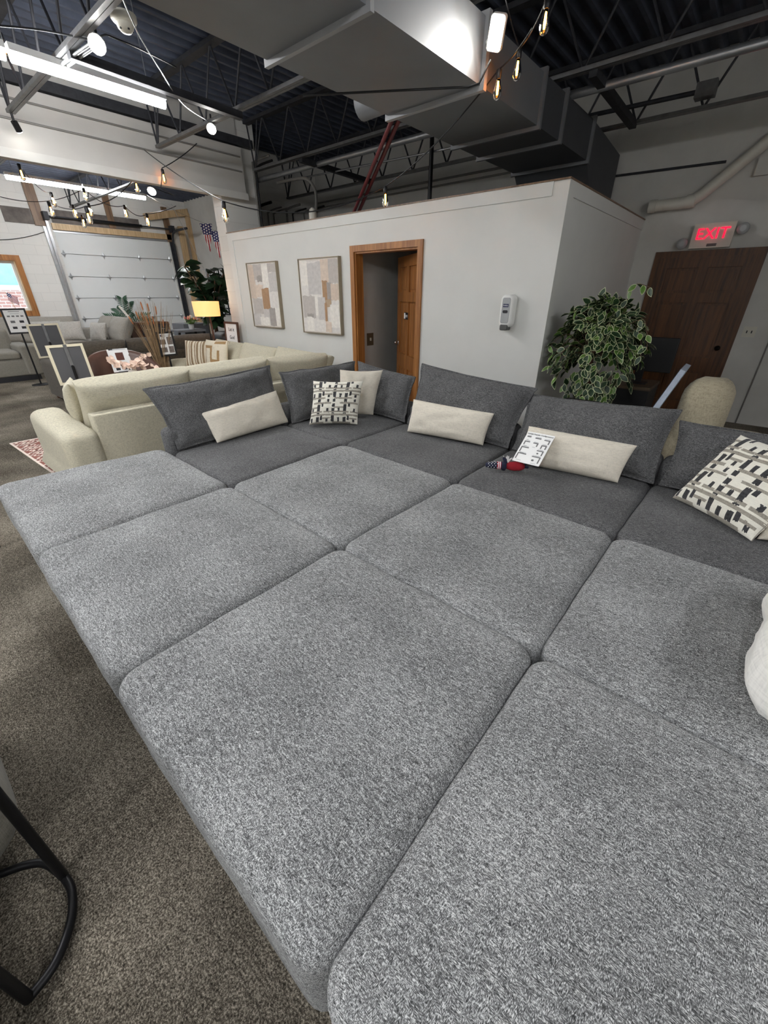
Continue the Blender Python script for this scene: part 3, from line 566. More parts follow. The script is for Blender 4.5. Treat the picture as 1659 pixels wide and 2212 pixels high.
# printed sheet leaning on the pillow
S0, S1, S3 = at_y(1141, 932, 2.80), at_y(1200, 945, 2.80), at_z(1163, 1007, .478)
P_TL = V((-1.08, 2.80, .69)); 
P_TL = at_y(1142, 932, 2.765); P_TR = at_y(1200, 943, 2.755); P_BR = at_y(1163, 1008, 2.56); 
P_BL = P_TL+(P_BR-P_TR)
sx = (P_TR-P_TL).normalized(); sy = (P_TL-P_BL); sy = (sy-sx*sy.dot(sx)).normalized(); sw = (P_TR-P_TL).length; shh = (P_TL-P_BL).length; sc_ = (P_TL+P_TR+P_BL+P_BR)/4; sn = sx.cross(sy)
mb = MB(); mb.plate(sc_, sx, sy, sw, shh, .003, 'paper')
def on(u, w, d=.0022): return sc_+sx*(u-.5)*sw+sy*(w-.5)*shh+sn*d
def rect(mb_, u0, w0, u1, w1, m_): mb_.plate(on((u0+u1)/2, (w0+w1)/2), sx, sy, abs(u1-u0)*sw, abs(w1-w0)*shh, .001, m_)
mb.text('Lounge Popular Configurations', on(.5, .94), sx, sy, .0145, .0008, 'ink_dark')
def lshape(u, w, s, kind, dot=False):
    k = .038
    if kind == 'bar': rect(mb, u, w-k, u+s, w, 'ink_grey')
    if kind in ('l', 'u', 'r'): rect(mb, u, w-k*.8, u+s, w, 'ink_grey')
    if kind in ('l', 'u'): rect(mb, u, w-s*.62, u+k*1.1, w-k*.8, 'ink_grey')
    if kind in ('r', 'u'): rect(mb, u+s-k*1.1, w-s*.62, u+s, w-k*.8, 'ink_grey')
    if dot: rect(mb, u+s*.15, w-s*.5, u+s*.4, w-s*.33, 'ink_grey')
    rect(mb, u+s*.2, w-s*.62-.035, u+s*.75, w-s*.62-.025, 'ink_light'); rect(mb, u+s*.05, w+.018, u+s*.9, w+.027, 'ink_light')
for u, w, s_, kd, dt in ((.07, .86, .15, 'bar', 0), (.38, .85, .22, 'bar', 0), (.72, .83, .22, 'r', 0), (.07, .69, .20, 'l', 0), (.40, .68, .19, 'r', 0), (.72, .65, .2, 'u', 0), (.06, .50, .28, 'l', 0), (.66, .47, .25, 'r', 1), (.05, .29, .32, 'l', 0), (.60, .27, .32, 'r', 1)): lshape(u, w, s_, kd, dt)
tag(mb.build('printed_sheet'), 'white printed sheet of sofa layouts leaning on a cream pillow', 'sheet')
# plush gnome
A_, B_ = at_z(1050, 1004, .50), at_z(1133, 1008, .505); mid = A_.lerp(B_, .52); ax = (B_-A_).normalized(); Rg = V((0, 0, 1)).rotation_difference(ax).to_matrix(); L_ = (B_-A_).length
gn = thing('plush_gnome', (mid.x, mid.y, .47), 'small stuffed gnome in red and navy lying beside the printed sheet', 'soft toy')
MB().lathe([(.004, L_*.5), (.018, L_*.52), (.029, L_*.62), (.033, L_*.75), (.03, L_*.9), (.018, L_*.99), (.003, L_*1.02)], A_, None, 18, Rg).build('body', 'toy_red', gn)
mb = MB(); prof = [(.004, -.005), (.016, .0), (.021, L_*.12), (.025, L_*.28), (.028, L_*.44), (.03, L_*.5), (.02, L_*.53)]
mb.lathe(prof, A_, None, 18, Rg); hat_ = mb.build('hat', 'toy_navy', gn)
mb = MB(); side = ax.cross(V((0, 0, 1))).normalized()
for i in range(4):
    for k in range(5):
        a_ = -.3+.55*k; r_ = .0205+.006*i/3; mb.lathe([(.0032, -.001), (.0032, .0012), (.001, .002)], A_+ax*(.015+i*.02+(k % 2)*.008)+(side*math.cos(a_)+V((0, 0, 1))*math.sin(a_))*(r_-.001+i*.0005), None, 6, V((0, 0, 1)).rotation_difference(side*math.cos(a_)+V((0, 0, 1))*math.sin(a_)).to_matrix())
mb.build('hat_stars', 'flag_white', hat_)
mb = MB()
for k in range(7): mb.lathe([(.0268, -.004), (.0272, 0), (.0268, .004)], A_+ax*(L_*.30+k*.0055*1.0), 'flag_white' if k % 2 else 'flag_red', 18, Rg)
mb.build('hat_band', None, hat_)
mb = MB(); p = A_+ax*L_*.5
for dz, s_ in ((1, 1), (-.6, 1)): mb.tube([p+V((0, 0, dz*.02)), p+V((0, 0, dz*.045))-ax*.008, p+V((0, 0, dz*.06 if dz > 0 else -.028))-ax*.02], [.014, .013, .006], seg=8)
mb.build('arm', 'toy_navy', gn)
mb = MB()
for k in range(40):
    d = V((random.uniform(-.4, .5), random.uniform(.0, .6), random.uniform(.5, 1))).normalized()*random.uniform(.035, .06); q_ = p+V((0, .005, .02))+ax*random.uniform(-.005, .015); mb.tube([q_, q_+d*.5, q_+d+V((0, 0, -.006))], [.004, .003, .0006], seg=4)
mb.build('beard', 'beard_white', gn)
mb = MB(); q_ = A_+ax*L_*.97; mb.tube([q_, q_+ax*.02+V((0, 0, .03))], [.012, .006], seg=8); mb.tube([q_, q_+ax*.035+V((0, 0, -.005))], [.012, .008], seg=8); mb.build('foot', 'toy_navy', gn)
# ================================================================== lamps and string lights
scene.view_settings.view_transform = 'Standard'; scene.view_settings.look = 'None'; scene.view_settings.gamma = 1; scene.view_settings.use_curve_mapping = False
scene.view_settings.exposure = EXPO
w = bpy.data.worlds.new('world'); scene.world = w; w.use_nodes = True
bg = w.node_tree.nodes['Background']; bg.inputs[0].default_value = (.78, .9, 1, 1); bg.inputs[1].default_value = 1.6
def area(name, loc, rot, sx, sy, power, col=(1, .98, .95), spread=math.pi):
    l = bpy.data.lights.new(name, 'AREA'); l.shape = 'RECTANGLE'; l.size = sx; l.size_y = sy; l.energy = power; l.color = col; l.spread = spread
    o = bpy.data.objects.new(name, l); COL.objects.link(o); o.location = loc; o.rotation_euler = rot; return o
def point(name, loc, power, col=(1, .97, .92), r=.04):
    l = bpy.data.lights.new(name, 'POINT'); l.energy = power; l.color = col; l.shadow_soft_size = r
    o = bpy.data.objects.new(name, l); COL.objects.link(o); o.location = loc; return o
def spot(name, loc, target, power, ang=110, blend=.6, col=(1, .98, .94), r=.05):
    l = bpy.data.lights.new(name, 'SPOT'); l.energy = power; l.color = col; l.spot_size = math.radians(ang); l.spot_blend = blend; l.shadow_soft_size = r
    o = bpy.data.objects.new(name, l); COL.objects.link(o); o.location = loc; o.rotation_euler = (V(target)-V(loc)).to_track_quat('-Z', 'Y').to_euler(); return o
# ================================================================== things on the office walls
def painting(x0, x1, z0, z1, label, strokes, seed):
    t_ = thing('framed_painting', ((x0+x1)/2, YP, z0), label, 'painting', 'framed abstract paintings'); y = YP-.05
    cv_ = MB().box((x0+.012, y+.006, z0+.012), (x1-.012, YP-.002, z1-.012)).build('canvas', 'canvas_base', t_)
    m_ = MB(); w_, h_ = x1-x0-.05, z1-z0-.05; rnd = random.Random(seed)
    for i, (u0, v0, u1, v1, k) in enumerate(strokes):
        n = 6; top = [(u0+(u1-u0)*j/n, v1+rnd.uniform(-.012, .012)) for j in range(n+1)]; bot = [(u0+(u1-u0)*j/n, v0+rnd.uniform(-.012, .012)) for j in range(n+1)]; yy = y+.0055-i*.0004
        P_ = [V((x0+.025+min(1, max(0, a_))*w_, yy, z0+.025+min(1, max(0, b_))*h_)) for a_, b_ in bot+top]
        m_.add(P_, [(j, j+1, n+2+j, n+1+j) for j in range(n)], 'paint_'+k, False)
    m_.build('brushwork', None, cv_)
    m_ = MB()
    for lo, hi in (((x0, z0), (x0+.01, z1)), ((x1-.01, z0), (x1, z1)), ((x0+.01, z0), (x1-.01, z0+.01)), ((x0+.01, z1-.01), (x1-.01, z1))): m_.box((lo[0], y-.008, lo[1]), (hi[0], YP-.001, hi[1]))
    m_.build('frame', 'frame_champagne', t_); return t_
k = YP/5.3
painting(-6.63, -5.85, .975+.10, 2.0, 'framed abstract painting in beige and grey, left one', [(0, 0, 1, 1, 'a'), (0, .45, .22, 1, 'e'), (.2, .75, .5, 1, 'b'), (.3, .72, .48, .82, 'f'), (.5, .6, .72, 1, 'd'), (.72, .56, 1, .86, 'h'), (.72, .86, 1, 1, 'b'), (.2, .48, .48, .68, 'g'), (.42, .28, .68, .62, 'c'), (.05, .2, .4, .46, 'b'), (.68, .3, 1, .56, 'a'), (.4, .12, .66, .28, 'h'), (.62, 0, .84, .3, 'f'), (.84, 0, 1, .3, 'd'), (0, 0, .3, .2, 'h'), (.25, .0, .6, .14, 'd')], 1)
painting(-5.33, -4.50, 1.045, 2.0, 'framed abstract painting in beige and grey, right one nearer the door', [(0, 0, 1, 1, 'a'), (.02, .66, .2, 1, 'd'), (.2, .53, .56, .97, 'h'), (.56, .7, .76, 1, 'g'), (.76, .68, 1, 1, 'b'), (.58, .42, .72, .72, 'c'), (.7, .46, .82, .7, 'f'), (.8, .46, 1, .68, 'e'), (.02, .2, .36, .52, 'b'), (.36, .24, .44, .52, 'd'), (.44, .18, .64, .5, 'h'), (.64, .36, .8, .46, 'i'), (.76, .08, 1, .4, 'd'), (.62, .16, .68, .42, 'c'), (.1, 0, .3, .22, 'd'), (.3, 0, .62, .18, 'a'), (.62, 0, .78, .16, 'g'), (.12, .21, .3, .26, 'f')], 2)
# sanitiser dispenser
x0, x1, z0, z1 = -2.10, -1.985, 1.235, 1.53; y = YP-.11
t_ = thing('hand_sanitiser_dispenser', (-2.04, YP, z0), 'white hand sanitiser dispenser on the office wall by its corner', 'dispenser'); cx = (x0+x1)/2
f = lambda p: V((cx+p.x, YP-.06-p.z, (z0+z1)/2+.02+p.y))
MB().soft(.068, .15, -.05, .052, .045, .03, .004, f=f, wob=0).build('housing', 'white_plastic', t_)
fp_ = MB().soft(.044, .118, .03, .055, .02, .006, .002, f=lambda p: f(p+V((0, .006, 0)))).build('front_panel', 'clear_grey', t_)
m_ = MB(); m_.plate((cx, YP-.1165, z1-.075), (1, 0, 0), (0, 0, 1), .058, .03, .002, 'ink_navy'); m_.text('PURELL', (cx, YP-.118, z1-.075), (1, 0, 0), (0, 0, 1), .0155, .001, 'paper'); m_.build('brand_mark', None, fp_)
MB().soft(.027, .013, .0, .002, .011, .0008, .0004, f=lambda p: V((cx+p.x, YP-.1165-p.z, 1.40+p.y))).build('sight_window', 'ink_dark', t_)
f2 = lambda p: V((cx+p.x, YP-.075-p.z, z0+.018+p.y)); MB().soft(.042, .028, -.04, .045, .014, .012, .004, f=f2).build('push_bar', 'grey_plastic', t_)
p = at_x(801, 733, -4.385); MB_ = MB(); MB_.plate((-4.397, p.y, p.z), (0, 1, 0), (0, 0, 1), .14, .17, .006, 'switch_brass'); MB_.box((-4.395, p.y-.01, p.z-.02), (-4.38, p.y+.01, p.z+.02), 'cream_plastic'); tag(MB_.build('light_switch'), 'brass switch plate on the grey wall inside the office door', 'switch')
sw_ = thing('wall_switch', (-.12, YB, 1.08), 'cream two gang switch plate right of the exit door', 'switch'); MB().plate((-.12, YB-.004, 1.135), (1, 0, 0), (0, 0, 1), .13, .125, .008, 'cream_plastic').build('plate', None, sw_)
for k in (-.024, .024): MB().box((-.12+k-.006, YB-.016, 1.12), (-.12+k+.006, YB-.008, 1.15)).build('toggle', 'ink_dark', sw_)
# ================================================================== leafy plant by the partition corner
def leaf(m_, p, d, n_, l, w_, inner, outer, bend=.25):
    d = V(d).normalized(); s = d.cross(V(n_)).normalized(); n_ = s.cross(d)
    def q(u, v): return V(p)+d*l*u+s*w_*v-n_*l*bend*u*u+n_*abs(v)*w_*.25
    P_ = [q(0, 0), q(.22, .34), q(.5, .5), (q(.78, .34)), q(1, 0), q(.78, -.34), q(.5, -.5), q(.22, -.34), q(.05, 0), q(.25, .28), q(.5, .435), q(.77, .28), q(.94, 0), q(.77, -.28), q(.5, -.435), q(.25, -.28), q(.5, 0)]
    fs = []
    for k in range(8): fs.append((k, (k+1) % 8, 8+(k+1) % 8, 8+k))
    for k in range(8): fs.append((8+k, 8+(k+1) % 8, 16))
    m_.add(P_, fs, [outer]*8+[inner]*8, True)
pc = V((-1.18, 4.55, 1.15)); rnd = random.Random(3)
pl = thing('potted_ficus', (-1.15, 4.5, 0), 'artificial ficus with cream edged leaves beside the partition corner', 'plant')
m_ = MB(); m_.lathe([(.12, 0), (.15, .02), (.17, .3), (.185, .34), (.165, .34), (.16, .3)], (-1.15, 4.5, 0)); m_.build('pot', 'black_plastic', pl)
m_ = MB(); m_.tube(smooth_path([(-1.15, 4.5, .28), (-1.13, 4.5, .6), (-1.19, 4.54, 1.0), (-1.16, 4.56, 1.3)]), .018, seg=8)
LV = MB(); 
for i in range(92):
    a_ = rnd.uniform(0, 6.283); el = rnd.uniform(-.6, 1.3); r_ = rnd.uniform(.75, 1.0)
    rad = V((math.cos(a_)*math.cos(el)*.44, math.sin(a_)*math.cos(el)*.40, math.sin(el)*.46)); tip = pc+rad*r_
    if tip.x < XS+.05 and tip.y > YP-.05: tip.x = XS+.06+rnd.uniform(0, .06)
    base = pc+V((0, 0, -.1))+rad*.12; mid = base.lerp(tip, .6)+V((0, 0, .07)); tip = tip-V((0, 0, .05+.07*rnd.random()))
    pth = smooth_path([base, mid, tip], 5); m_.tube(pth, .0025, seg=4, cap=False)
    for k in range(3, 11, 1):
        p = pth[min(k, len(pth)-1)]
        for _ in range(1 if k < 6 else 2):
            out = (p-pc); out.z *= .4; out = out.normalized() if out.length > .02 else V((1, 0, 0)); d = (out*.7+V((rnd.uniform(-.6, .6), rnd.uniform(-.6, .6), rnd.uniform(-.95, .15)))).normalized()
            p2 = p+V((rnd.uniform(-.02, .02), rnd.uniform(-.02, .02), rnd.uniform(-.02, .02))); e_ = p2+d*.07
            if e_.x < XS+.03 and e_.y > YP-.03: d.x = abs(d.x)
            leaf(LV, p2, d, (out+V((rnd.uniform(-.4, .4), rnd.uniform(-.4, .4), .6))).normalized(), rnd.uniform(.08, .115), rnd.uniform(.046, .064), 'leaf_dark' if rnd.random() < .78 else 'leaf_mid', 'leaf_cream')
for i in range(26):   # trailing lower shoots
    p = pc+V((rnd.uniform(-.2, .22), rnd.uniform(-.2, .1), rnd.uniform(-.55, -.3))); 
    for _ in range(7): leaf(LV, p+V((rnd.uniform(-.06, .06), rnd.uniform(-.06, .06), rnd.uniform(-.09, .09))), (rnd.uniform(-.6, .6), rnd.uniform(-.8, .2), -.8), (rnd.uniform(-.4, .4), -1, .5), .088, .054, 'leaf_dark' if rnd.random() < .7 else 'leaf_mid', 'leaf_cream')
for a0, a1, a2 in (((-1.0, 4.5, 1.4), (-.95, 4.4, 1.62), (-.80, 4.35, 1.60)), ((-1.0, 4.4, 1.25), (-.80, 4.35, 1.36), (-.70, 4.32, 1.12)), ((-1.0, 4.4, 1.2), (-.82, 4.35, 1.28), (-.73, 4.32, 1.05))):
    pth = smooth_path([a0, a1, a2], 6); m_.tube(pth, .003, seg=4, cap=False)
    for k in range(3, len(pth), 2):
        for s_ in (-1, 1): leaf(LV, pth[k], (rnd.uniform(-.6, .6), s_*rnd.uniform(.2, .7), rnd.uniform(-.9, -.2)), (rnd.uniform(-.6, .6), -.8, rnd.uniform(.1, .8)), .085, .045, 'leaf_dark' if rnd.random() < .6 else 'leaf_mid', 'leaf_cream')
m_.build('branches', 'stem_brown', pl); LV.build('foliage', None, pl)
# ================================================================== desk, monitor, canvas and barrel chair by the exit
dk = thing('desk', (-1.0, 5.95, 0), 'dark wooden desk in front of the exit door', 'desk')
MB().box((-1.5, 5.65, .56), (-.78, 6.25, .60)).build('desktop', 'desk_wood', dk); MB().box((-.80, 5.67, 0), (-.785, 6.23, .56)).build('side_panel', 'black_plastic', dk); MB().box((-1.48, 5.67, 0), (-1.46, 6.23, .56)).build('side_panel', 'black_plastic', dk); MB().box((-1.46, 5.67, .1), (-.80, 5.69, .56)).build('front_panel', 'black_plastic', dk)
mo = thing('monitor', (-.98, 5.95, .60), 'black computer monitor seen from behind on the desk', 'monitor'); y = 5.9
f = lambda p: V((-.955+p.x, y+p.z, .93+p.y)); sh_ = MB().soft(.29, .19, 0, .035, .012, .01, .01, f=f).build('screen_housing', 'black_plastic', mo)
MB().box((-1.02, 5.9, .62), (-.93, 5.88, .92)).build('stand', 'black_plastic', mo); MB().soft(.11, .09, .6, .612, .03, .004, .003, f=lambda p: V((-.98+p.x, 5.92+p.y, p.z))).build('stand_base', 'black_plastic', mo)
m_ = MB(); c_ = at_y(1397, 743, y-.002); 
ring = [(c_.x+.028*math.cos(k*.2618), y-.003, c_.z+.028*math.sin(k*.2618)) for k in range(25)]; m_.tube(ring, .002, 'ink_light', 6, cap=False); m_.text('DELL', (c_.x, y-.003, c_.z), (1, 0, 0), (0, 0, 1), .02, .001, 'ink_light'); m_.build('logo', None, sh_)
a, b = at_y(1476, 800, 4.10), at_y(1412, 888, 3.86)
t_ = thing('leaning_canvas', ((a.x+b.x)/2, 4.0, b.z-.1), 'pale blue canvas seen edge on leaning against the round chair', 'canvas')
dirv = (a-b).normalized(); wid = V((-.03, 1.0, .0)).normalized(); nrm = dirv.cross(wid).normalized(); ctr = (a+b)/2-dirv*.07
MB().plate(ctr+wid*.2-nrm*.0, wid, dirv, .40, (a-b).length+.14, .04, 'canvas_blue').build('canvas_board', None, t_)
MB().plate(ctr+wid*.2+nrm*.023, wid, dirv, .38, (a-b).length+.12, .006, 'ink_dark').build('backing', None, t_)
bc = V((-.05, 4.35, 0)); t_ = thing('barrel_chair', bc, 'beige rounded chair back showing behind the sofa at the right', 'chair')
f = lambda p: V((bc.x-.12+p.x*.9+p.y*.1, 4.16+p.y+(p.z-.5)*.08, p.z)); 
m_ = MB(); 
vs = []; 
MB().soft(.185, .16, .05, .98, .13, .15, .04, dome=.0, f=f, wob=.006, rings=2).build('backrest', 'barrel_fabric', t_); MB().soft(.36, .33, .05, .46, .12, .06, .04, dome=.02, f=lambda p: V((.0+p.x, 4.62+p.y, p.z)), wob=.004).build('seat', 'barrel_fabric', t_)
tag(MB().soft(.16, .11, .02, .70, .03, .02, .01, f=lambda p: V((-1.05+p.x, 3.98+p.y, p.z))).build('storage_box', 'black_plastic'), 'black box behind the sofa back under the plant', 'box')
# ================================================================== beige sectional behind the pit
bs = thing('beige_sectional', (-4.6, 2.4, 0), 'beige L shaped sectional turned away behind the grey pit sofa', 'sofa'); BL_ = 'beige_linen'
def blk(cx, cy, a_, b_, z0, z1, nm, par, mat, rc=.06, rt=.05, dome=.0, wob=.006, tilt=(0, 0), seed=0, rb=.03):
    f = lambda p: V((cx+p.x+tilt[0]*(p.z-z0), cy+p.y+tilt[1]*(p.z-z0), p.z)); return MB().soft(a_, b_, z0, z1, rc, rt, rb, dome=dome, f=f, wob=wob, seed=seed).build(nm, mat, par)
blk(-4.6, 2.45, .44, 1.42, .06, .32, 'base', bs, BL_, seed=1)
blk(-4.22, 2.16, .07, 1.16, .08, .635, 'back_frame', bs, BL_, .02, .015, seed=2)
f = lambda p: V((-4.64+p.x, .865+p.y-.04*(p.z < .1), p.z*(1-.10*(p.x+.5))))
MB().soft(.52, .145, .06, .575, .08, .085, .03, dome=.008, f=f, wob=.006, seed=4).build('armrest', BL_, bs)
for i, (y0, y1) in enumerate(((1.0, 1.95), (1.97, 2.92))): blk(-4.7, (y0+y1)/2, .36, (y1-y0)/2-.006, .32, .47, 'seat_cushion', bs, BL_, .07, .05, .02, seed=5+i)
for i, (y0, y1) in enumerate(((1.02, 1.97), (1.99, 2.90))):
    MB().pillow((-4.54, y1, .46), (-4.54, y0, .46), (-4.33, y0-.03, .885), (-4.33, y1+.02, .895), .22, pull=.025, fl=.03, n=26, seed=i+2, wob=.012, q=.32).build('back_cushion', BL_, bs)
    
blk(-5.75, 3.65, 1.55, .44, .06, .32, 'base', bs, BL_, seed=9); blk(-5.75, 4.02, 1.5, .07, .08, .635, 'back_frame', bs, BL_, .02, .015, seed=10); blk(-4.2, 3.6, .07, .44, .08, .635, 'back_frame', bs, BL_, .02, .015, seed=11)
for i, (x0, x1) in enumerate(((-7.2, -6.35), (-6.33, -5.45), (-5.43, -4.3))):
    blk((x0+x1)/2, 3.58, (x1-x0)/2-.006, .36, .32, .47, 'seat_cushion', bs, BL_, .07, .05, .02, seed=12+i)
    MB().pillow((x0, 3.74, .46), (x1, 3.74, .46), (x1+.02, 3.96, .84-.01*i), (x0-.02, 3.96, .86), .24, pull=.03, fl=.02, n=24, seed=i+8, wob=.01, q=.4).build('back_cushion', BL_, bs)
MB().pillow((-4.52, 3.92, .46), (-4.52, 3.0, .46), (-4.32, 2.95, .88), (-4.30, 3.86, .86), .25, pull=.03, fl=.02, n=26, seed=21, wob=.012, q=.4).build('back_cushion', BL_, bs)
blk(-7.35, 3.55, .1, .46, .06, .60, 'armrest', bs, BL_, .07, .07, seed=15)
BP = 'accent pillows on the beige sectional'
def key(u, w):
    x, y = u*5.999, w*5.999; c_ = {(0, 0), (0, 1), (0, 2), (0, 3), (0, 4), (1, 4), (2, 4), (2, 3), (2, 2), (2, 1), (3, 1), (4, 1), (4, 2), (4, 3), (5, 5), (4, 5), (3, 5), (2, 0), (5, 0)}
    X, Y = int(x), int(y); fx, fy = x-X-.5, y-Y-.5; k = .27
    if (X, Y) in c_:
        if abs(fx) < k and abs(fy) < k: return 'tan_print'
        for dx, dy in ((1, 0), (-1, 0), (0, 1), (0, -1)):
            if (X+dx, Y+dy) in c_ and ((dx and abs(fy) < k and fx*dx > 0) or (dy and abs(fx) < k and fy*dy > 0)): return 'tan_print'
    return 'cream_print'
stripe = lambda u, w: 'stripe_print' if (int(u*26) % 6 in (0, 2, 3)) else 'cream_print'
def sq(c, yaw, w_, h_, lean, T, label, name='square_pillow', **k):
    c = V(c); x = V((math.cos(yaw), math.sin(yaw), 0)); n_ = V((-math.sin(yaw), math.cos(yaw), 0)); up = (V((0, 0, 1))+n_*lean).normalized()
    return throw(name, label, 'pillow', BP, c-x*w_/2, c+x*w_/2, c+x*w_/2+up*h_, c-x*w_/2+up*h_, T, **k)
pk = V((-6.78, 3.42, .48))
sq((-6.58, 3.50, .485), .25, .47, .44, .25, .17, 'cream pillow with a tan maze print on the beige sectional', fn=key, n=90, seed=1, name='maze_print_pillow')
sq((-6.98, 3.40, .485), .55, .46, .42, .3, .16, 'cream pillow with fine brown stripes at the sectional arm, front one', fn=stripe, n=78, seed=2, name='striped_pillow')
sq((-6.80, 3.70, .485), .3, .42, .40, .2, .13, 'striped pillow half hidden behind the maze print pillow', fn=stripe, n=60, seed=4, name='striped_pillow')
throw('accent_pillow', 'small beige pillow poking out at the near end of the beige sectional', 'pillow', BP, (-4.62, .99, .47), (-4.98, 1.12, .47), (-4.86, 1.10, .86), (-4.48, .98, .86), .15, BL_, pull=.08, seed=6)
# patterned rug
rg = at_z(20, 962, 0); rv = []
x0, x1, y0, y1 = -6.35, -4.75, .62, 2.9; nx, ny = 80, 100; vs = []; fs = []; ms = []
for j in range(ny+1):
    for i in range(nx+1): vs.append((x0+(x1-x0)*i/nx, y0+(y1-y0)*j/ny+.07*(i/nx), .006))
def rugc(u, w):
    if u < .03 or u > .97 or w < .015 or w > .985: return 'rug_cream'
    a_ = (u*6) % 1-.5; b_ = (w*9) % 1-.5; d = abs(a_)+abs(b_)
    if d < .07: return 'rug_brown'
    if d < .17: return 'rug_cream'
    if d < .25: return 'rug_rust'
    if d < .33: return 'rug_cream'
    if .44 < d < .5: return 'rug_brown'
    if .5 <= d < .6: return 'rug_cream'
    return 'rug_rust'
for j in range(ny):
    for i in range(nx): k = j*(nx+1)+i; fs.append((k, k+1, k+nx+2, k+nx+1)); ms.append(rugc((i+.5)/nx, (j+.5)/ny))
m_ = MB().add(vs, fs, ms, False); m_.box((x0, y0+.07, .0005), (x1, y1, .005), 'rug_rust'); tag(m_.build('area_rug'), 'rust and cream diamond patterned rug beside the beige sectional', 'rug')
# ================================================================== dark brown sectional and leather chair
br = thing('brown_sectional', (-8.3, 3.1, 0), 'dark brown sectional seen from behind in front of the garage bay', 'sofa'); BR2 = 'brown_sofa_fabric'
blk(-8.35, 3.1, .50, 1.22, .06, .38, 'base', br, BR2, seed=1); blk(-7.92, 3.15, .09, 1.16, .06, .68, 'back_frame', br, BR2, .04, .04, seed=2); blk(-8.42, 1.80, .50, .13, .06, .62, 'armrest', br, BR2, .06, .06, seed=3)
for i, (y0, y1) in enumerate(((1.93, 2.72), (2.74, 3.5), (3.52, 4.28))):
    MB().pillow((-8.2, y1, .48), (-8.2, y0, .48), (-7.98, y0, .88), (-7.98, y1, .88), .26, pull=.02, fl=.03, n=20, seed=i+31, wob=.01, q=.4).build('back_cushion', BR2, br); blk(-8.5, (y0+y1)/2, .34, (y1-y0)/2-.005, .38, .5, 'seat_cushion', br, BR2, .06, .05, .02, seed=6+i)
for x, y in ((-8.8, 1.75), (-7.95, 1.75), (-7.95, 4.2)): MB().lathe([(.03, 0), (.045, .07)], (x, y, 0), None, 8).build('leg', 'walnut', br)
LC = V((-6.45, 2.12, 0)); t_ = thing('leather_barrel_chair', LC, 'brown leather barrel chair with a brochure over its back', 'chair')
m_ = MB(); vs = []; fs = []; N_ = 22; R0 = .47
for i in range(N_+1):
    a_ = math.pi*.5+math.pi*1.0*(i/N_)*1.0; q = abs(i/N_-.5)*2; top = .88-.24*q**2.2
    for (rr, zz) in ((R0-.10, .42), (R0-.10, top-.06), (R0-.07, top-.01), (R0-.04, top), (R0, top-.03), (R0+.01, top-.1), (R0-.02, .12), (R0-.10, .12)):
        vs.append(LC+V((math.cos(a_)*rr*.9, math.sin(a_)*rr*1.02, zz)))
for i in range(N_):
    for k in range(8): fs.append((i*8+k, i*8+(k+1) % 8, (i+1)*8+(k+1) % 8, (i+1)*8+k))
m_.add(vs, fs, None, True); m_.add(vs[:8], [tuple(range(8))], None, True); m_.add(vs[-8:], [tuple(range(8))[::-1]], None, True); m_.build('backrest', 'leather', t_)
MB().soft(.36, .36, .12, .46, .16, .06, .03, dome=.02, f=lambda p: LC+V((p.x+.02, p.y, p.z)), wob=.004).build('seat', 'leather', t_); MB().lathe([(.28, 0), (.28, .12)], LC, None, 20).build('swivel_base', 'black_metal', t_)
bx = LC.x-.36*.9+.02; a = at_x(232, 765, bx); b = at_x(290, 800, bx); cy_ = (a.y+b.y)/2; 
m_ = MB(); cz = .74; X_ = V((0, 1, 0)); Y_ = V((-.16, 0, 1)).normalized(); Nn = X_.cross(Y_); cc = V((bx+.02, cy_, cz)); m_.plate(cc-Nn*.012+X_*-.01, X_, Y_, .25, .30, .003, 'paper'); m_.plate(cc, X_, Y_, .25, .30, .004, 'paper')
for u, w, ww, hh, mm in ((.0, .05, .10, .10, 'rug_brown'), (-.07, -.10, .055, .055, 'ink_dark'), (.02, -.10, .055, .055, 'ink_dark'), (-.02, -.15, .12, .012, 'ink_grey'), (0, .14, .2, .01, 'ink_light'), (-.09, .145, .05, .018, 'ink_dark')): m_.plate(cc+X_*u+Y_*w+Nn*.003, X_, Y_, ww, hh, .001, mm)
tag(m_.build('brochure'), 'white product brochure hung on the leather chair back', 'brochure')
ts = thing('side_table', (-5.55, 1.98, 0), 'small dark table in front of the leather chair under the white vase', 'table'); MB().lathe([(.22, .57), (.24, .575), (.24, .595), (.0, .60)], (-5.55, 1.98, 0), None, 24).build('tabletop', 'walnut', ts); MB().tube([(-5.55, 1.98, .02), (-5.55, 1.98, .57)], .025).build('pedestal', 'black_metal', ts); MB().lathe([(.16, 0), (.16, .02)], (-5.55, 1.98, 0), None, 20).build('foot', 'black_metal', ts)
vz = V((-5.55, at_x(286, 800, -5.55).y, .60)); t_ = thing('flower_vase', vz, 'white vase of blush dried leaves in front of the leather chair', 'vase'); MB().lathe([(.05, 0), (.075, .03), (.08, .08), (.05, .14), (.042, .17), (.036, .17)], vz, None, 18).build('vase', 'vase_white', t_)
m_ = MB(); rn = random.Random(5); LVB = MB()
for i in range(14):
    a_ = rn.uniform(0, 6.28); l = rn.uniform(.12, .30); tip = vz+V((math.cos(a_)*l*.45, math.sin(a_)*l*1.0, .17+rn.uniform(-.02, .17))); pth = smooth_path([vz+V((0, 0, .14)), vz+V((math.cos(a_)*.05, math.sin(a_)*.08, .22)), tip], 4); m_.tube(pth, .002, seg=4, cap=False)
    for k in range(3, len(pth)): leaf(LVB, pth[k], (rn.uniform(-1, 1), rn.uniform(-1, 1), rn.uniform(-.3, .5)), (1, 0, .4), .065, .055, 'blush_leaf', 'blush_leaf', .1)
m_.build('stems', 'stem_brown', t_); LVB.build('foliage', None, t_)
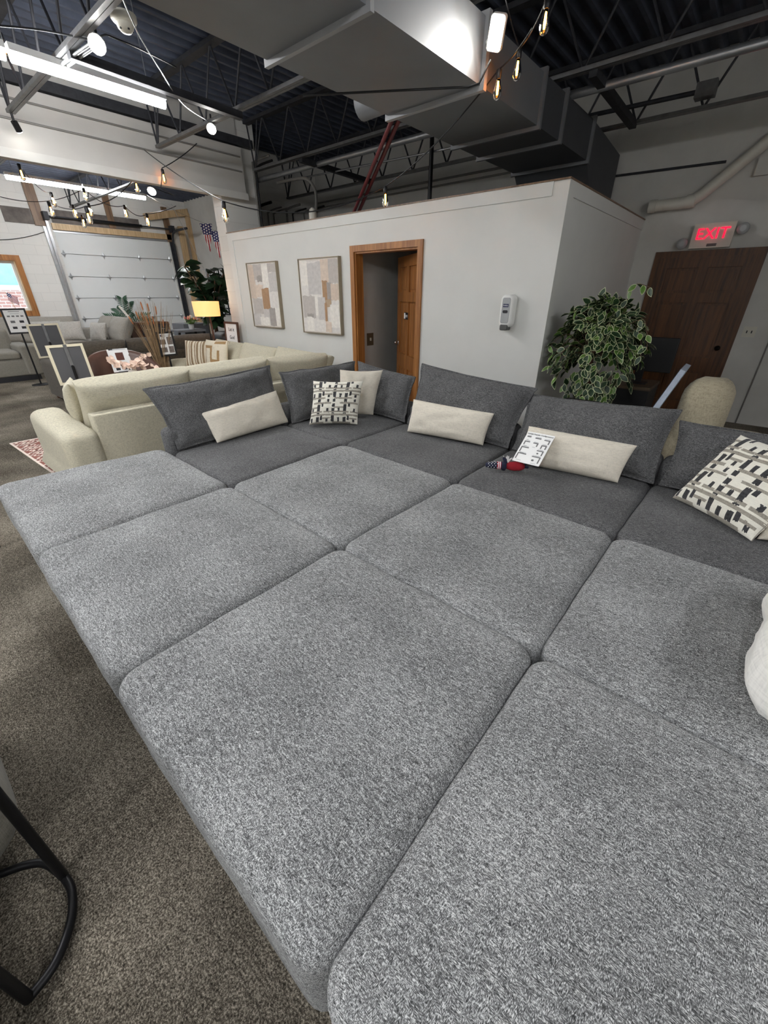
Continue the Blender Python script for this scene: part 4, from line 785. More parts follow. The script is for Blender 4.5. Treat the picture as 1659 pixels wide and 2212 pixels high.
tag(MB().bar((-6.02, 2.62, .62), (-6.02, 2.72, .605), .022, .022).build('white_candle', 'candle_white'), 'small white stick shape lying right of the leather chair', 'candle')
# pampas bundle
gp = V((-7.2, 2.92, 0)); t_ = thing('dried_grass_bundle', gp, 'tall bundle of dried brown reeds and cattails standing on the floor', 'dried plant'); rn = random.Random(9); m_ = MB(); ct = MB()
for i in range(95):
    a_ = rn.uniform(0, 6.28); r0 = rn.uniform(0, .05); r1 = rn.uniform(.05, .34); zt = rn.uniform(1.05, 1.5); b0 = gp+V((math.cos(a_)*r0, math.sin(a_)*r0, 0)); b1 = gp+V((math.cos(a_)*r1*.8, math.sin(a_)*r1, zt)); md = b0.lerp(b1, .55)-V((math.cos(a_), math.sin(a_), 0))*r1*.22
    m_.tube(smooth_path([b0, md, b1], 3), [.0045, .0045, .0045, .004, .003, .002, .001][:7], seg=4, cap=False)
    if i % 9 == 0: e = (b1-md).normalized(); ct.tube([b1-e*.12, b1-e*.1, b1-e*.02, b1], [.004, .010, .010, .003], seg=7)
m_.build('reeds', 'dry_grass', t_); ct.build('cattail_heads', 'cattail', t_)
# ================================================================== sign stands
def stand(c, yaw, w_, h_, label, kind, foot=None, tilt=.12):
    c = V(c); x = V((math.cos(yaw), math.sin(yaw), 0)); n_ = V((math.sin(yaw), -math.cos(yaw), 0)); y = (V((0, 0, 1))-n_*tilt).normalized(); n_ = x.cross(y)
    t_ = thing('sign_stand', (c.x, c.y, 0), label, 'sign stand', 'sign stands among the sofas'); fr = 'sign_frame' if kind == 'back' else 'black_plastic'; m_ = MB(); b = .028
    for u, v, ww, hh in ((-(w_-b)/2, 0, b, h_), ((w_-b)/2, 0, b, h_), (0, (h_-b)/2, w_-2*b, b), (0, -(h_-b)/2, w_-2*b, b)): m_.plate(c+x*u+y*v, x, y, ww, hh, .018, None)
    m_.build('frame', fr, t_); bd_ = MB().plate(c, x, y, w_-2*b, h_-2*b, .008, None).build('board', 'sign_back' if kind == 'back' else 'paper', t_)
    if kind == 'back':
        MB().plate(c+y*(h_*.22)+n_*.012, x, y, .035, h_*.55, .006, None).build('mount_plate', 'steel_grey', t_); j = c+n_*.03-y*h_*.05; pole_top = j
        MB().tube([c+n_*.012-y*h_*.05, j], .012, seg=8).build('bracket', 'black_metal', t_)
    else:
        pole_top = c-n_*.014; m_ = MB()
        for u, v, ww, hh, mm in ((-.25, .38, .12, .09, 'ink_navy'), (.15, .40, .5, .02, 'ink_light'), (.15, .345, .4, .02, 'ink_light'), (-.24, .10, .40, .22, 'ink_photo'), (.24, .14, .36, .34, 'ink_photo'), (-.24, -.26, .40, .22, 'ink_photo'), (.24, -.26, .34, .30, 'ink_photo')) if kind == 'photos' else ((0, .42, .5, .025, 'ink_grey'), (0, .33, .4, .02, 'ink_light'), (-.3, .22, .13, .06, 'ink_grey'), (-.1, .22, .13, .06, 'ink_grey'), (.1, .22, .13, .06, 'ink_grey'), (.3, .22, .13, .06, 'ink_grey'), (-.2, -.02, .2, .1, 'ink_grey'), (.2, -.02, .2, .1, 'ink_dark'), (-.2, -.28, .2, .1, 'ink_dark'), (.2, -.28, .2, .1, 'ink_dark')): m_.plate(c+x*u*w_*.9+y*v*h_*.9+n_*.0055, x, y, ww*w_*.9, hh*h_*.9, .002, mm)
        m_.build('print', None, bd_)
    MB().tube([pole_top, (pole_top.x, pole_top.y, .02)], .014, seg=8).build('pole', 'black_metal', t_); MB().lathe([(.15, 0), (.15, .012), (.03, .022)], (pole_top.x, pole_top.y, 0), None, 20).build('base', 'black_metal', t_); return t_
stand(at_x(154, 787, -6.0), math.pi/2, .36, .43, 'cream framed sign stand seen from behind, nearest to the beige sectional', 'back')
stand(at_x(105, 736, -9.1), math.pi/2, .44, .52, 'cream framed sign stand seen from behind, beyond the nearer one', 'back')
stand(at_x(37, 694, -10.4), math.pi/2, .36, .42, 'black framed sign stand facing the camera in front of the far grey sofa', 'list', tilt=.05)
stand(at_x(360, 743, -7.15), math.pi/2, .26, .36, 'black framed sign stand with four room photographs beside the dried reeds', 'photos', tilt=.05)
# ================================================================== the far end: grey sectional, armchair, plants, lamp
gs = thing('grey_sectional', (-13.0, 2.6, 0), 'long light grey sectional along the garage wall', 'sofa'); GS = 'grey_sofa_fabric'
blk(-13.05, 2.3, .5, 1.95, .08, .40, 'base', gs, GS, seed=1); blk(-13.42, 2.3, .12, 1.9, .08, .80, 'back_frame', gs, GS, seed=2)
for i, (y0, y1) in enumerate(((.5, 1.5), (1.52, 2.5), (2.52, 3.5))):
    blk(-12.95, (y0+y1)/2, .40, (y1-y0)/2-.005, .40, .55, 'seat_cushion', gs, GS, .08, .06, .02, seed=3+i)
    MB().pillow((-13.08, y0, .54), (-13.08, y1, .54), (-13.35, y1, 1.06), (-13.35, y0, 1.06), .30, pull=.03, fl=.03, n=20, seed=i+41, wob=.02, q=.4).build('back_cushion', GS, gs)
blk(-12.3, 4.05, 1.2, .42, .08, .40, 'base', gs, GS, seed=11)
for i, (x0, x1) in enumerate(((-13.2, -12.4), (-12.38, -11.5))): MB().pillow((x0, 3.92, .54), (x1, 3.92, .54), (x1, 4.2, 1.06), (x0, 4.2, 1.06), .30, pull=.03, fl=.03, n=20, seed=i+51, wob=.02, q=.4).build('back_cushion', GS, gs); blk((x0+x1)/2, 3.9, .40, .4, .40, .55, 'seat_cushion', gs, GS, .08, .06, .02, seed=13+i)
FP = 'silver pillows on the far grey sectional'
throw('throw_pillow', 'silver patterned pillow on the far grey sectional, left one', 'pillow', FP, (-12.9, 2.55, .56), (-12.85, 3.1, .56), (-13.05, 3.15, 1.0), (-13.1, 2.5, 1.0), .2, 'silver_fabric', seed=3)
throw('throw_pillow', 'silver patterned pillow on the far grey sectional, middle one', 'pillow', FP, (-12.85, 3.0, .56), (-12.75, 3.5, .56), (-12.95, 3.55, .98), (-13.05, 3.0, .98), .2, 'silver_fabric', seed=4)
throw('throw_pillow', 'silver patterned pillow on the far grey sectional, right one by the return', 'pillow', FP, (-12.5, 3.52, .56), (-12.05, 3.70, .56), (-12.05, 3.82, .96), (-12.55, 3.65, .96), .2, 'silver_fabric', seed=5)
ac = thing('grey_armchair', (-11.6, 1.45, 0), 'light grey upholstered armchair cut off by the left edge', 'armchair'); AF = 'armchair_fabric'
blk(-11.62, 1.4, .48, .62, .1, .42, 'base', ac, AF, seed=1); blk(-11.62, 1.98, .50, .13, .1, .66, 'armrest', ac, AF, .05, .05, seed=2); blk(-11.62, .80, .50, .13, .1, .66, 'armrest', ac, AF, .05, .05, seed=3); blk(-11.55, 1.4, .42, .45, .42, .56, 'seat_cushion', ac, AF, .08, .05, .02, seed=4); blk(-12.0, 1.4, .14, .5, .1, .95, 'backrest', ac, AF, .08, .08, seed=5); MB().box((-12.05, .75, 0), (-11.18, 2.05, .1)).build('plinth', 'ink_dark', ac)
pm = V((-13.3, 4.75, 0)); t_ = thing('potted_palm', pm, 'small artificial palm behind the far grey sectional', 'plant'); MB().lathe([(.12, 0), (.17, .35), (.15, .35)], pm, None, 16).build('pot', 'vase_white', t_); m_ = MB(); st = MB(); rn = random.Random(2)
for a_, l, up2 in ((.3, .3, .75), (1.5, .55, .25), (-1.5, .5, .22), (2.6, .5, .5), (-.7, .5, .4), (1.0, .6, .4), (3.4, .4, .6), (-2.2, .5, .4), (.0, .1, .85)):
    b0 = pm+V((0, 0, .62)); e = b0+V((math.cos(a_)*l*.6, math.sin(a_)*l, up2)); pth = smooth_path([b0, b0.lerp(e, .5)+V((0, 0, .15)), e], 8); st.tube(pth, .006, seg=4, cap=False); st.tube([pm+V((0, 0, .3)), b0], .02, seg=6)
    for k in range(3, len(pth)):
        d = (pth[k]-pth[k-1]).normalized(); s_ = d.cross(V((1, 0, .2))).normalized()
        for q in (-1, 1): leaf(m_, pth[k], d*.6+s_*q*.8+V((0, 0, -.1)), (1, 0, .5), .16, .03, 'palm_leaf', 'palm_leaf', .2)
st.build('stems', 'stem_brown', t_); m_.build('fronds', None, t_)
# floor lamp
lp = V((-7.62, 4.07, 0)); t_ = thing('floor_lamp', lp, 'lit floor lamp with a warm drum shade beside the fiddle leaf fig', 'lamp')
m_ = MB(); m_.lathe([(.215, 1.215), (.225, 1.45)], lp, None, 28); o = m_.build('lamp_shade', 'shade_glow', t_)
MB().tube([lp+V((0, -.03, .03)), lp+V((.0, -.015, 1.2))], .012, seg=8).build('pole', 'black_metal', t_); MB().tube([lp+V((0, .07, .03)), lp+V((.0, .03, 1.2))], .018, seg=8).build('pole', 'walnut', t_); MB().lathe([(.16, 0), (.16, .025)], lp, None, 20).build('base', 'black_metal', t_)
point('floor_lamp_bulb', lp+V((0, 0, 1.55)), 1, (1, .78, .5), .05)
# fiddle leaf fig
fg = V((-9.25, 5.08, 0)); t_ = thing('fiddle_leaf_fig', fg, 'dark fiddle leaf fig with big leaves beside the lamp', 'plant'); rn = random.Random(12); MB().lathe([(.16, 0), (.2, .38), (.18, .38)], fg, None, 16).build('pot', 'grey_box', t_); m_ = MB(); lf = MB()
for i in range(7):
    a_ = i*.9; tip = fg+V((math.cos(a_)*.3, math.sin(a_)*.42, rn.uniform(1.6, 2.08))); pth = smooth_path([fg+V((0, 0, .35)), fg+V((0, 0, 1.1)), tip], 6); m_.tube(pth, .014, seg=6, cap=False)
    for k in range(6, len(pth)):
        for _ in range(3):
            b_ = rn.uniform(0, 6.28); leaf(lf, pth[k], (math.cos(b_), math.sin(b_), rn.uniform(-.7, .6)), (math.cos(b_+1)*.5, math.sin(b_+1)*.5, 1), rn.uniform(.26, .36), rn.uniform(.17, .24), 'fig_leaf', 'fig_leaf', .25)
m_.build('stems', 'stem_brown', t_); lf.build('foliage', None, t_)
# tulips on a console behind the brown sofa
cs = thing('console_table', (-9.35, 4.62, 0), 'dark console table under the tulips behind the brown sectional', 'table'); MB().box((-9.6, 4.18, .86), (-9.15, 4.78, .90)).build('tabletop', 'grey_box', cs)
for x in (-9.57, -9.18):
    for y in (4.21, 4.75): MB().box((x-.02, y-.02, 0), (x+.02, y+.02, .86)).build('leg', 'black_metal', cs)
tv = V((-9.3, 4.55, .90)); t_ = thing('tulip_arrangement', tv, 'bunch of peach and pink tulips in a low glass', 'flowers'); MB().lathe([(.05, 0), (.06, .1), (.055, .1)], tv, None, 14).build('vase', 'clear_grey', t_); m_ = MB(); fl = MB(); rn = random.Random(8)
for i in range(24):
    a_ = rn.uniform(0, 6.28); r_ = rn.uniform(.02, .2); e = tv+V((math.cos(a_)*r_*.7, math.sin(a_)*r_, .24-r_*.4)); m_.tube(smooth_path([tv+V((0, 0, .06)), tv.lerp(e, .6)+V((0, 0, .06)), e], 3), .005, seg=4, cap=False); fl.lathe([(.004, -.005), (.022, .012), (.02, .035), (.008, .05)], e, ['tulip_peach', 'tulip_pink', 'vase_white'][i % 3], 7)
    leaf(m_, tv+V((0, 0, .08)), (math.cos(a_), math.sin(a_), .6), (0, 0, 1), .17, .03, None, None)
m_.build('stems', 'tulip_green', t_); fl.build('blooms', None, t_)
tag(MB().box((-10.3, 4.6, 0), (-9.75, 5.2, .98)).build('storage_cabinet', 'grey_box'), 'grey cabinet left of the tulips against the bay wall', 'cabinet')
tag(MB().soft(.22, .22, .0, .92, .1, .12, .03, f=lambda p: V((-8.05+p.x, 4.62+p.y, p.z))).build('black_chair', 'black_plastic'), 'black padded chair back between the lamp and the standing board', 'chair')
# standing message board by the pilaster
t_ = thing('message_board', (-7.55, 4.28, 0), 'white message board in a wooden frame leaning at the partition end', 'sign'); c_ = at_y(504, 735, 4.28); X_ = V((1, 0, 0)); Y_ = V((0, .06, 1)).normalized(); N_ = X_.cross(Y_)
cw, ch = .40, .62; c_ = V((c_.x, 4.27, .80)); mbd = MB().plate(c_, X_, Y_, cw, ch, .014, 'paper').build('board', None, t_); m_ = MB()
for u, v, ww, hh in ((-cw/2, 0, .035, ch+.03), (cw/2, 0, .035, ch+.03), (0, ch/2, cw, .035), (0, -ch/2, cw, .035)): m_.plate(c_+X_*u+Y_*v, X_, Y_, ww, hh, .03, 'walnut')
for u in (-cw/2, cw/2): m_.bar(c_+X_*u-Y_*ch/2, (c_.x+u, c_.y-.03, 0), .035, .03, 'walnut')
m_.build('frame', None, t_); m_ = MB()
for i, s_ in enumerate(('Let it', 'God', 'is the', 'PROMISE')): m_.text(s_, c_+Y_*(.2-.13*i)+N_*.009, X_, Y_, .085, .002, 'ink_dark')
m_.build('lettering', None, mbd)
# pennants
def pennant(c, w_, h_, yaw):
    c = V(c); x = V((math.cos(yaw), math.sin(yaw), 0)); z = V((0, 0, 1)); n_ = x.cross(z); m_ = MB(); nx, nz = 24, 46; q = .004
    vs = []; fs = []; ms = []
    for j in range(nz+1):
        for i in range(nx+1): t2 = j/nz; u = (i/nx-.5)*(1-t2*.97); vs.append(c+x*u*w_-z*t2*h_+n_*.012*math.sin(6*u+3*t2))
    for j in range(nz):
        for i in range(nx):
            t2 = (j+.5)/nz; u = ((i+.5)/nx-.5)*(1-t2*.97)+.5; k = j*(nx+1)+i; fs.append((k, k+1, k+nx+2, k+nx+1))
            if t2 < .40: a_ = (u*5) % 1-.5; b_ = (t2*10+(int(u*5) % 2)*.5) % 1-.5; ms.append('flag_white' if a_*a_+b_*b_ < .09 else 'flag_blue')
            else: ms.append('flag_red' if int(u*11) % 2 else 'flag_white')
    m_.add(vs, fs, ms, True); o = m_.build('pennant', None, bt); md = o.modifiers.new('thick', 'SOLIDIFY'); md.thickness = .004
a, b = at_x(433, 474, -9.6), at_x(455, 492, -9.6); c1 = (a+b)/2; c2 = (at_x(458, 493, -9.6)+at_x(474, 505, -9.6))/2
h1 = 1.35*.36
bt = thing('pennant_bunting', c1, 'two stars and stripes pennants on a cord beside the garage opening', 'bunting'); pennant(c1, .25, .50, .9); pennant(c2, .25, .50, .75)
MB().tube(sagwire((c1.x-.5, 4.3, 3.42), c1, .05)+sagwire(c1, c2, .02)+sagwire(c2, (-8.25, 5.0, c2.z+.15), .03), .003, seg=5).build('cord', 'conduit_grey', bt)
# framed sample boards on the far bay wall
for r in range(3):
    for c in range(6):
        if r and c < 2: continue
        x = -13.45+c*.235; z = 1.86-r*.42; pale = c < 2
        s_ = MB().box((x, YB-.03, z), (x+.2, YB-.001, z+.37), 'ink_light' if pale else 'ink_dark')
        for u, v, ww, hh in ((.05, .27, .06, .16), (.14, .27, .06, .16), (.06, .1, .05, .12), (.14, .09, .06, .12)): s_.plate((x+u, YB-.032, z+v), (1, 0, 0), (0, 0, 1), ww, hh, .004, 'canvas_base' if pale else 'paper')
        tag(s_.build('sample_board'), '%s framed sample board, %s row, %s from the left, on the bay wall' % ('pale' if pale else 'black', ['top', 'middle', 'bottom'][r], ['first', 'second', 'third', 'fourth', 'fifth', 'sixth'][c]), 'sample board', 'framed sample boards')
# odds and ends at the far end
a = at_x(16, 637, -13.5); m_ = MB(); t_ = thing('hand_flag', (-13.5, a.y, 1.06), 'small hand held stars and stripes flag in front of the window', 'flag'); MB().tube([(-13.5, a.y+.1, 1.06), (-13.5, a.y-.02, 1.62)], .006, seg=6).build('stick', 'lumber', t_); vs = []; fs = []; ms = []
for j in range(15):
    for i in range(21): vs.append(V((-13.5, a.y-.02+.02*(1-j/14)+i/20*.17, 1.60-j/14*.17-i/20*.10))+V((.02*math.sin(i*.5), 0, 0)))
for j in range(13+1):
    for i in range(20): k = j*21+i; fs.append((k, k+1, k+22, k+21)); ms.append(('flag_white' if (i+j) % 3 == 0 else 'flag_blue') if i < 8 and j < 7 else ('flag_red' if j % 2 == 0 else 'flag_white'))
m_.add(vs, fs, ms, True); fo = m_.build('flag_cloth', None, t_); fo.modifiers.new('thick', 'SOLIDIFY').thickness = .003
cb = thing('sideboard', (-12.4, 5.0, 0), 'dark wooden sideboard under the garage door beside the palm', 'sideboard'); MB().box((-12.7, 4.55, .0), (-12.15, 5.35, .92)).build('carcass', 'walnut', cb)
for k in range(2): dr_ = MB().box((-12.14, 4.62+k*.37, .62), (-12.13, 4.93+k*.37, .88)).build('drawer_front', 'ink_dark', cb); MB().tube([(-12.12, 4.72+k*.37, .76), (-12.12, 4.83+k*.37, .76)], .008, seg=6).build('drawer_pull', 'galvanised', dr_)
a = at_x(245, 668, -12.6); tag(MB().bar((-12.6, 4.62, .93), (-12.6, 4.40, 1.30), .03, .05).build('picture_edge', 'vase_white'), 'white leaning board edge behind the far sectional', 'board')
# ================================================================== things cut off at the left edge
ct = thing('side_table', (-1.25, -.35, 0), 'black metal C shaped side table with a D shaped foot at the lower left', 'table'); z = .02; A1, A2 = at_z(138, 1893, z), at_z(62, 2157, z)
arc = []; c_ = (A1+A2)/2; ch_ = (A1-A2); L2 = ch_.length/2; ux = ch_.normalized(); vx = V((ux.y, -ux.x, 0)); 
m1, m2, m3 = at_z(155, 1925, z), at_z(153, 1990, z), at_z(120, 2080, z)
MB().tube(smooth_path([A1, m1, m2, m3, A2], 6), .0115, seg=10).build('foot_loop', 'black_metal', ct)
q1 = at_z(60, 1868, z); q0 = at_z(-30, 1905, z); q2 = at_z(-60, 2000, z)
MB().tube(smooth_path([A1, at_z(100, 1866, z), q1, at_z(10, 1885, z), q0, q2], 6), .0115, seg=10).build('foot_loop', 'black_metal', ct)
MB().tube([A2, (A2.x, A2.y, .70)], .0125, seg=10).build('upright', 'black_metal', ct); 
u1 = at_z(0, 1722, .38); MB().tube([A1, (A1.x, A1.y, .70)], .0125, seg=10).build('upright', 'black_metal', ct)
MB().lathe([(.0, .70), (.235, .70), (.235, .725), (.0, .725)], ((A1.x+A2.x)/2-.12, (A1.y+A2.y)/2-.11, 0), None, 28).build('tabletop', 'walnut', ct)
tag(MB().soft(.33, .30, .05, .45, .14, .1, .06, dome=.02, f=lambda p: V(((at_z(14, 1790, .2)-RT*.43).x+p.x, (at_z(14, 1790, .2)-RT*.43).y+p.y, p.z)), mat='armchair_fabric', wob=.004).build('grey_pouf'), 'light grey upholstered seat edge at the left above the black table foot', 'pouf')
e_ = at_z(50, 2180, .2)-RT*.40-V((-.649, .76, 0))*.16; tag(MB().soft(.30, .28, .05, .30, .14, .08, .05, dome=.02, f=lambda p: V((e_.x+p.x, e_.y+p.y, p.z)), mat='armchair_fabric', wob=.004).build('grey_pouf'), 'light grey upholstered seat edge in the bottom left corner', 'pouf')
e_ = at_z(-6, 1185, 0); tag(MB().bar((e_.x, e_.y, 0), (e_.x-.02, e_.y-.03, .4), .03, .03).build('chair_leg', 'black_metal'), 'tip of a black furniture leg at the left edge on the carpet', 'leg')
def tube_light(name, x, y0, y1, z, label, glow='tube_glow'):
    t_ = thing(name, (x, (y0+y1)/2, z), label, 'ceiling light'); n = max(1, round((y1-y0)/1.25)); st = (y1-y0)/n
    for k in range(n):
        MB().box((x-.045, y0+k*st+.01, z+.025), (x+.045, y0+(k+1)*st-.01, z+.07)).build('housing', 'white_plastic', t_)
        MB().tube([(x, y0+k*st+.02, z), (x, y0+(k+1)*st-.02, z)], .04, seg=12).build('lit_tube', glow, t_)
    for k in range(n+1):
        yy = y0+.15+(y1-y0-.3)*k/n; MB().tube([(x, yy, z+.06), (x, yy, 3.86)], .004, seg=5).build('hanger', 'galvanised', t_)
    return t_
tube_light('tube_light', -5.14, .26, 2.72, 3.2, 'long glowing tube light at the upper left in front of the header')
tube_light('tube_light', -11.4, 2.66, 5.14, 3.46, 'pair of glowing tube lights in the garage bay beyond the header')
tube_light('tube_light', -10.4, -2.6, -.2, 3.4, 'added fill tube light in the garage bay, unseen outside the left of the view', 'fill_glow_strong')  # added to brighten the bay, an unseen fill light
for x, y, lb, gl in PW['rear']: tube_light('tube_light', x, y-1.2, y+1.2, 3.2, lb, gl)  # unseen fill fixtures added for brightness
def led_head(p, label, aim, r=.045, power=20):
    t_ = thing('spot_light', p, label, 'spot light', 'small spot lights under the joists'); p = V(p); d = (V(aim)-p).normalized(); R_ = V((0, 0, 1)).rotation_difference(d).to_matrix()
    hd = MB().lathe([(r*.6, -.05), (r*.95, -.03), (r*1.15, .0), (r*1.15, .02)], p, None, 14, R_).build('lamp_head', 'white_plastic', t_)
    MB().lathe([(r, .021), (r, .026), (r*.3, .032)], p, None, 14, R_).build('lens', 'led_glow', hd)
    MB().tube([p-d*.04, p-d*.06+V((0, 0, .10))], .01, seg=6).build('bracket', 'black_metal', t_)
    spot('spot_lamp', p+d*.06, aim, power, 120); return t_
led_head(at_z(210, 95, 3.18), 'bright square spot light under the conduit beside the smoke detector', (-1.0, -.3, .9), .05, PW['spot'])
led_head(at_z(457, 277, 3.22), 'bright round spot light on the joist left of the duct', (-2.0, .5, .3), .045, PW['spot'])
led_head(at_x(328, 412, -10), 'small bright spot light in the garage bay above the pennants', (-7, 2, 0), .07, PW['spot'])
p = at_z(30, 262, 3.2); q = at_z(42, 284, 3.13)
t_ = thing('track_spot', p, 'black cylinder spot hanging at the left edge below the header', 'spot light'); MB().tube([p, q], .032, seg=14).build('lamp_head', 'black_metal', t_); dq = (q-p).normalized()
MB().tube([q, q+dq*.006], .026, seg=14).build('lens', 'led_glow', t_); MB().tube([p, p+V((0, 0, .12))], .012, seg=6).build('bracket', 'black_metal', t_)
# conduit pair feeding the spot light
a, b = at_z(200, 98, 3.24), at_z(132, 145, 3.24); o = thing('conduit_pair', a, 'pair of pale conduits beside the square spot light', 'conduit')
for k in (-.02, .02): MB().tube([a+V((0, k, 0)), b+V((0, k, 0))], .012, seg=6).build('conduit', 'galvanised', o)
# flood light on the duct
p = V((-1.93, 3.40, 3.07)); t_ = thing('flood_light', p, 'glaring white flood light fixed at the duct joint', 'flood light'); aim = V((-1.2, .6, 1.4)); d = (aim-p).normalized(); R_ = V((0, 0, 1)).rotation_difference(d).to_matrix()
f = lambda q_: p+R_ @ q_
MB().soft(.05, .085, -.03, .02, .02, .008, .008, f=f).build('housing', 'white_plastic', t_); MB().soft(.043, .078, .021, .025, .016, .001, .001, f=f).build('lens', 'flood_glow', t_); MB().tube([p, p+V((-.1, .06, .0))], .012, seg=6).build('bracket', 'white_plastic', t_)
spot('flood_lamp', p+d*.05, aim, PW['flood'], 150, .8, r=.06); point('flood_spill', p+V((.02, -.10, .0)), PW['spill'], r=.05)
# smoke detector
p = at_z(268, 44, 3.28); t_ = thing('smoke_detector', p, 'cream domed smoke detector below the joist at top left', 'detector')
MB().lathe([(.085, .03), (.085, .0), (.075, -.012), (.06, -.02)], p, None, 24).build('base', 'cream_plastic', t_); MB().lathe([(.06, -.02), (.05, -.045), (.032, -.062), (.0, -.066)], p, None, 24).build('sensor_dome', 'cream_plastic', t_)
mb = MB()
for k in range(5): a_ = k*1.256; mb.box(p+V((.041*math.cos(a_)-.006, .041*math.sin(a_)-.006, -.056)), p+V((.041*math.cos(a_)+.006, .041*math.sin(a_)+.006, -.046)), None, RZ(a_))
mb.build('vent_slots', 'ink_dark', t_); MB().tube([p+V((0, 0, .03)), p+V((0, 0, .1))], .02, seg=8).build('mount', 'steel_grey', t_)
# exit sign
ex = thing('exit_sign', (-.84, YB, 2.08), 'lit red EXIT sign with two emergency lamp heads above the brown door', 'sign'); y = YB-.07
eh_ = MB().box((-1.045, y, 2.07), (-.62, YB, 2.33)).build('housing', 'cream_plastic', ex)
MB().text('EXIT', (-.835, y-.004, 2.215), (1, 0, 0), (0, 0, 1), .165, .006, 'exit_glow').build('lettering', None, eh_); MB().box((-.86, y-.006, 2.085), (-.76, y, 2.115), 'grey_plastic').build('test_label', None, eh_)
for x, lb in ((-1.13, 0), (-.545, 0)): MB().lathe([(.03, -.05), (.055, -.03), (.062, .0), (.058, .03), (.03, .04)], (x, YB-.06, 2.13 if x < -1 else 2.25), None, 16, Matrix.Rotation(math.pi/2, 3, 'X')).build('lamp_head', 'clear_grey', ex)
point('exit_lamp', (-.84, YB-.16, 2.2), .05, (1, .1, .2), .1)
# string bulbs
def bulb(p, label, group, s=1.0):
    p = V(p); b = thing('string_bulb', p, label, 'light bulb', group); k = s
    MB().lathe([(.012*k, .045*k), (.019*k, .04*k), (.019*k, .0), (.016*k, -.008*k)], p, None, 12).build('socket', 'black_plastic', b)
    gl_ = MB().lathe([(.014*k, -.008*k), (.02*k, -.03*k), (.028*k, -.062*k), (.03*k, -.08*k), (.026*k, -.1*k), (.014*k, -.114*k), (.003*k, -.118*k)], p, None, 14).build('glass', 'bulb_glass', b)
    m_ = MB()
    for a_ in range(4): c_, s_ = math.cos(a_*1.57)*.009*k, math.sin(a_*1.57)*.009*k; m_.tube([p+V((c_*.6, s_*.6, -.015*k)), p+V((c_, s_, -.055*k)), p+V((c_*.5, s_*.5, -.09*k))], .0036*k, seg=6)
    m_.build('filament', 'filament_glow', gl_); return b
SG = 'warm filament bulbs on the string lights'
B = {}
B[1] = at_z(1181, 16, 3.05); B[2] = at_z(1120, 124, 2.98); B[3] = at_z(1077, 168, 2.9); B[4] = V((-3.16, 3.72, 2.42)); B[5] = V((-4.05, 2.51, 2.25)); B[6] = at_x(4, 84, -6.2)
LB = {1: 'filament bulb highest at the top right of the string', 2: 'filament bulb directly right of the duct, second from the top', 3: 'filament bulb lowest of the three beside the glaring flood light', 4: 'filament bulb hanging in front of the partition top, above the open door', 5: 'filament bulb hanging left of the partition corner over the beige sofa', 6: 'filament bulb at the very left edge above the long tube light'}
for k, p in B.items(): bulb(p, LB[k], SG)
bay = [(43, 364, -9.0, 1.25, 'leftmost above the bay tube light'), (352, 374, -6.9, 1.0, 'in front of the header at its right part'), (293, 393, -7.8, 1.15, 'just right of the middle of the bay tube light'), (182, 414, -10.2, 1.25, 'just under the joint of the bay tube light'), (112, 424, -10.0, 1.3, 'left, upper of two above the left garage board'), (107, 444, -9.2, 1.3, 'left, lower of two beside the garage door spring'), (159, 450, -9.8, 1.2, 'small one left of the central cluster'), (188, 457, -6.9, 1.2, 'largest of the central cluster'), (193, 447, -9.6, 1.2, 'topmost of the central cluster'), (178, 472, -9.9, 1.2, 'lowest of the central cluster'), (270, 451, -9.4, 1.25, 'right, left one of two below the bay tube light'), (318, 469, -9.1, 1.25, 'farthest right, low before the pale lumber beam')]
BB = []
for u, v, x, s_, lb in bay: p = at_x(u, v, x); BB.append(p); bulb(p, 'filament bulb in the garage bay, '+lb, 'filament bulbs in the garage bay', s_)
def wire(pts, label, r=.005, m_='black_plastic', name='light_string'):
    return tag(MB().tube(pts, r, seg=6).build(name, m_), label, 'wire')
up_ = V((0, 0, .045))
wire(sagwire(at_z(1085, -40, 3.25), B[2]+up_, .02)+sagwire(B[2]+up_, B[1]+up_, .03)[1:]+[B[1]+V((.02, -.02, .3))], 'string light wire running between the two upper right bulbs')
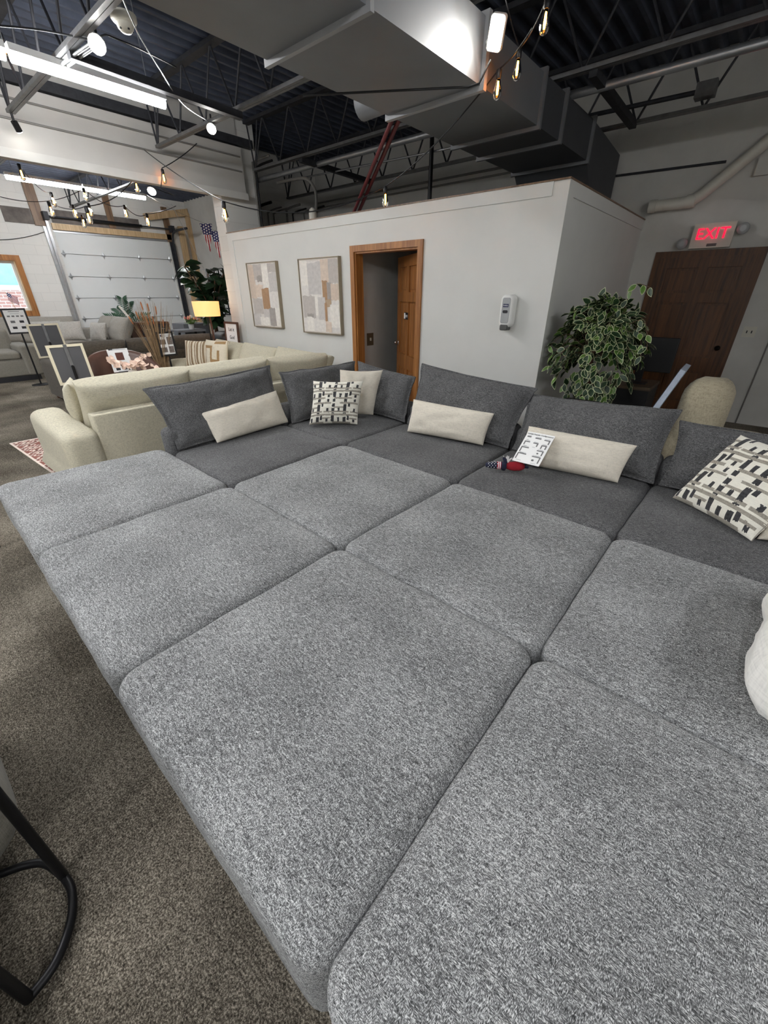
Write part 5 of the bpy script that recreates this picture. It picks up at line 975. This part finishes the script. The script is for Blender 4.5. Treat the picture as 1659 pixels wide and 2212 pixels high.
wire(sagwire(at_z(1150, 60, 3.05), B[3]+up_, .02)+sagwire(B[3]+up_, B[4]+up_, .06)[1:]+sagwire(B[4]+up_, B[5]+up_, .14, 22)[1:]+sagwire(B[5]+up_, at_x(312, 324, -6.97), .03)[1:], 'string light wire drooping along in front of the partition top')
wire(sagwire(at_z(655, 206, 2.82), at_z(1012, 188, 2.825), .0, 10)+[at_z(1035, 180, 2.83), at_z(1060, 130, 2.95)], 'black cable lying across the underside of the duct', .007, name='cable')
wire(smooth_path([at_z(262, -10, 3.25), at_z(300, 75, 3.2), at_z(345, 150, 3.2), at_z(395, 225, 3.25), at_z(450, 262, 3.28)]), 'pale wire running past the smoke detector to the joist spot', .005, 'galvanised', 'cable')
wire(smooth_path([at_z(-5, 55, 3.25), at_z(90, 65, 3.3), at_z(190, 85, 3.25)])+smooth_path([at_z(230, 75, 3.26), at_z(300, 105, 3.35), at_z(380, 145, 3.5)]), 'dark cable looping past the square spot light', .006, name='cable')
wire(sagwire(at_x(425, 310, -6.95), BB[1]+up_*1.2, .02)+sagwire(BB[1]+up_*1.2, (-6.95, BB[1].y-.05, 2.86), .02)[1:]+sagwire((-7.3, BB[2].y+.3, 2.86), BB[2]+up_*1.2, .02)+sagwire(BB[2]+up_*1.2, BB[7]+up_*1.2, .08)[1:]+sagwire(BB[7]+up_*1.2, BB[5]+up_*1.2, .06)[1:]+sagwire(BB[5]+up_*1.2, BB[4]+up_*1.2, .05)[1:]+sagwire(BB[4]+up_*1.2, BB[0]+up_*1.2, .1)[1:], 'string light wire zigzagging through the garage bay', .006)
wire(sagwire(at_x(0, 425, -9.9), BB[3]+up_, .12)+sagwire(BB[3]+up_, BB[10]+up_, .1)[1:]+sagwire(BB[10]+up_, BB[11]+up_, .08)[1:]+sagwire(BB[11]+up_, at_x(380, 445, -9), .02)[1:], 'second string light wire crossing the garage bay to the right', .006)
wire(sagwire(at_x(-20, 518, XG+.02), at_x(98, 500, XG+.02), .05)+[], 'dark drooping wire beside the window in the garage bay', .007)
wire(sagwire(at_x(370, 440, -8.7), at_x(440, 580, -8.9), .0), 'thin pale cord running down before the bay side wall', .004, 'galvanised', 'cord')

for o in list(bpy.data.objects):
    if '_o' in o: del o['_o']
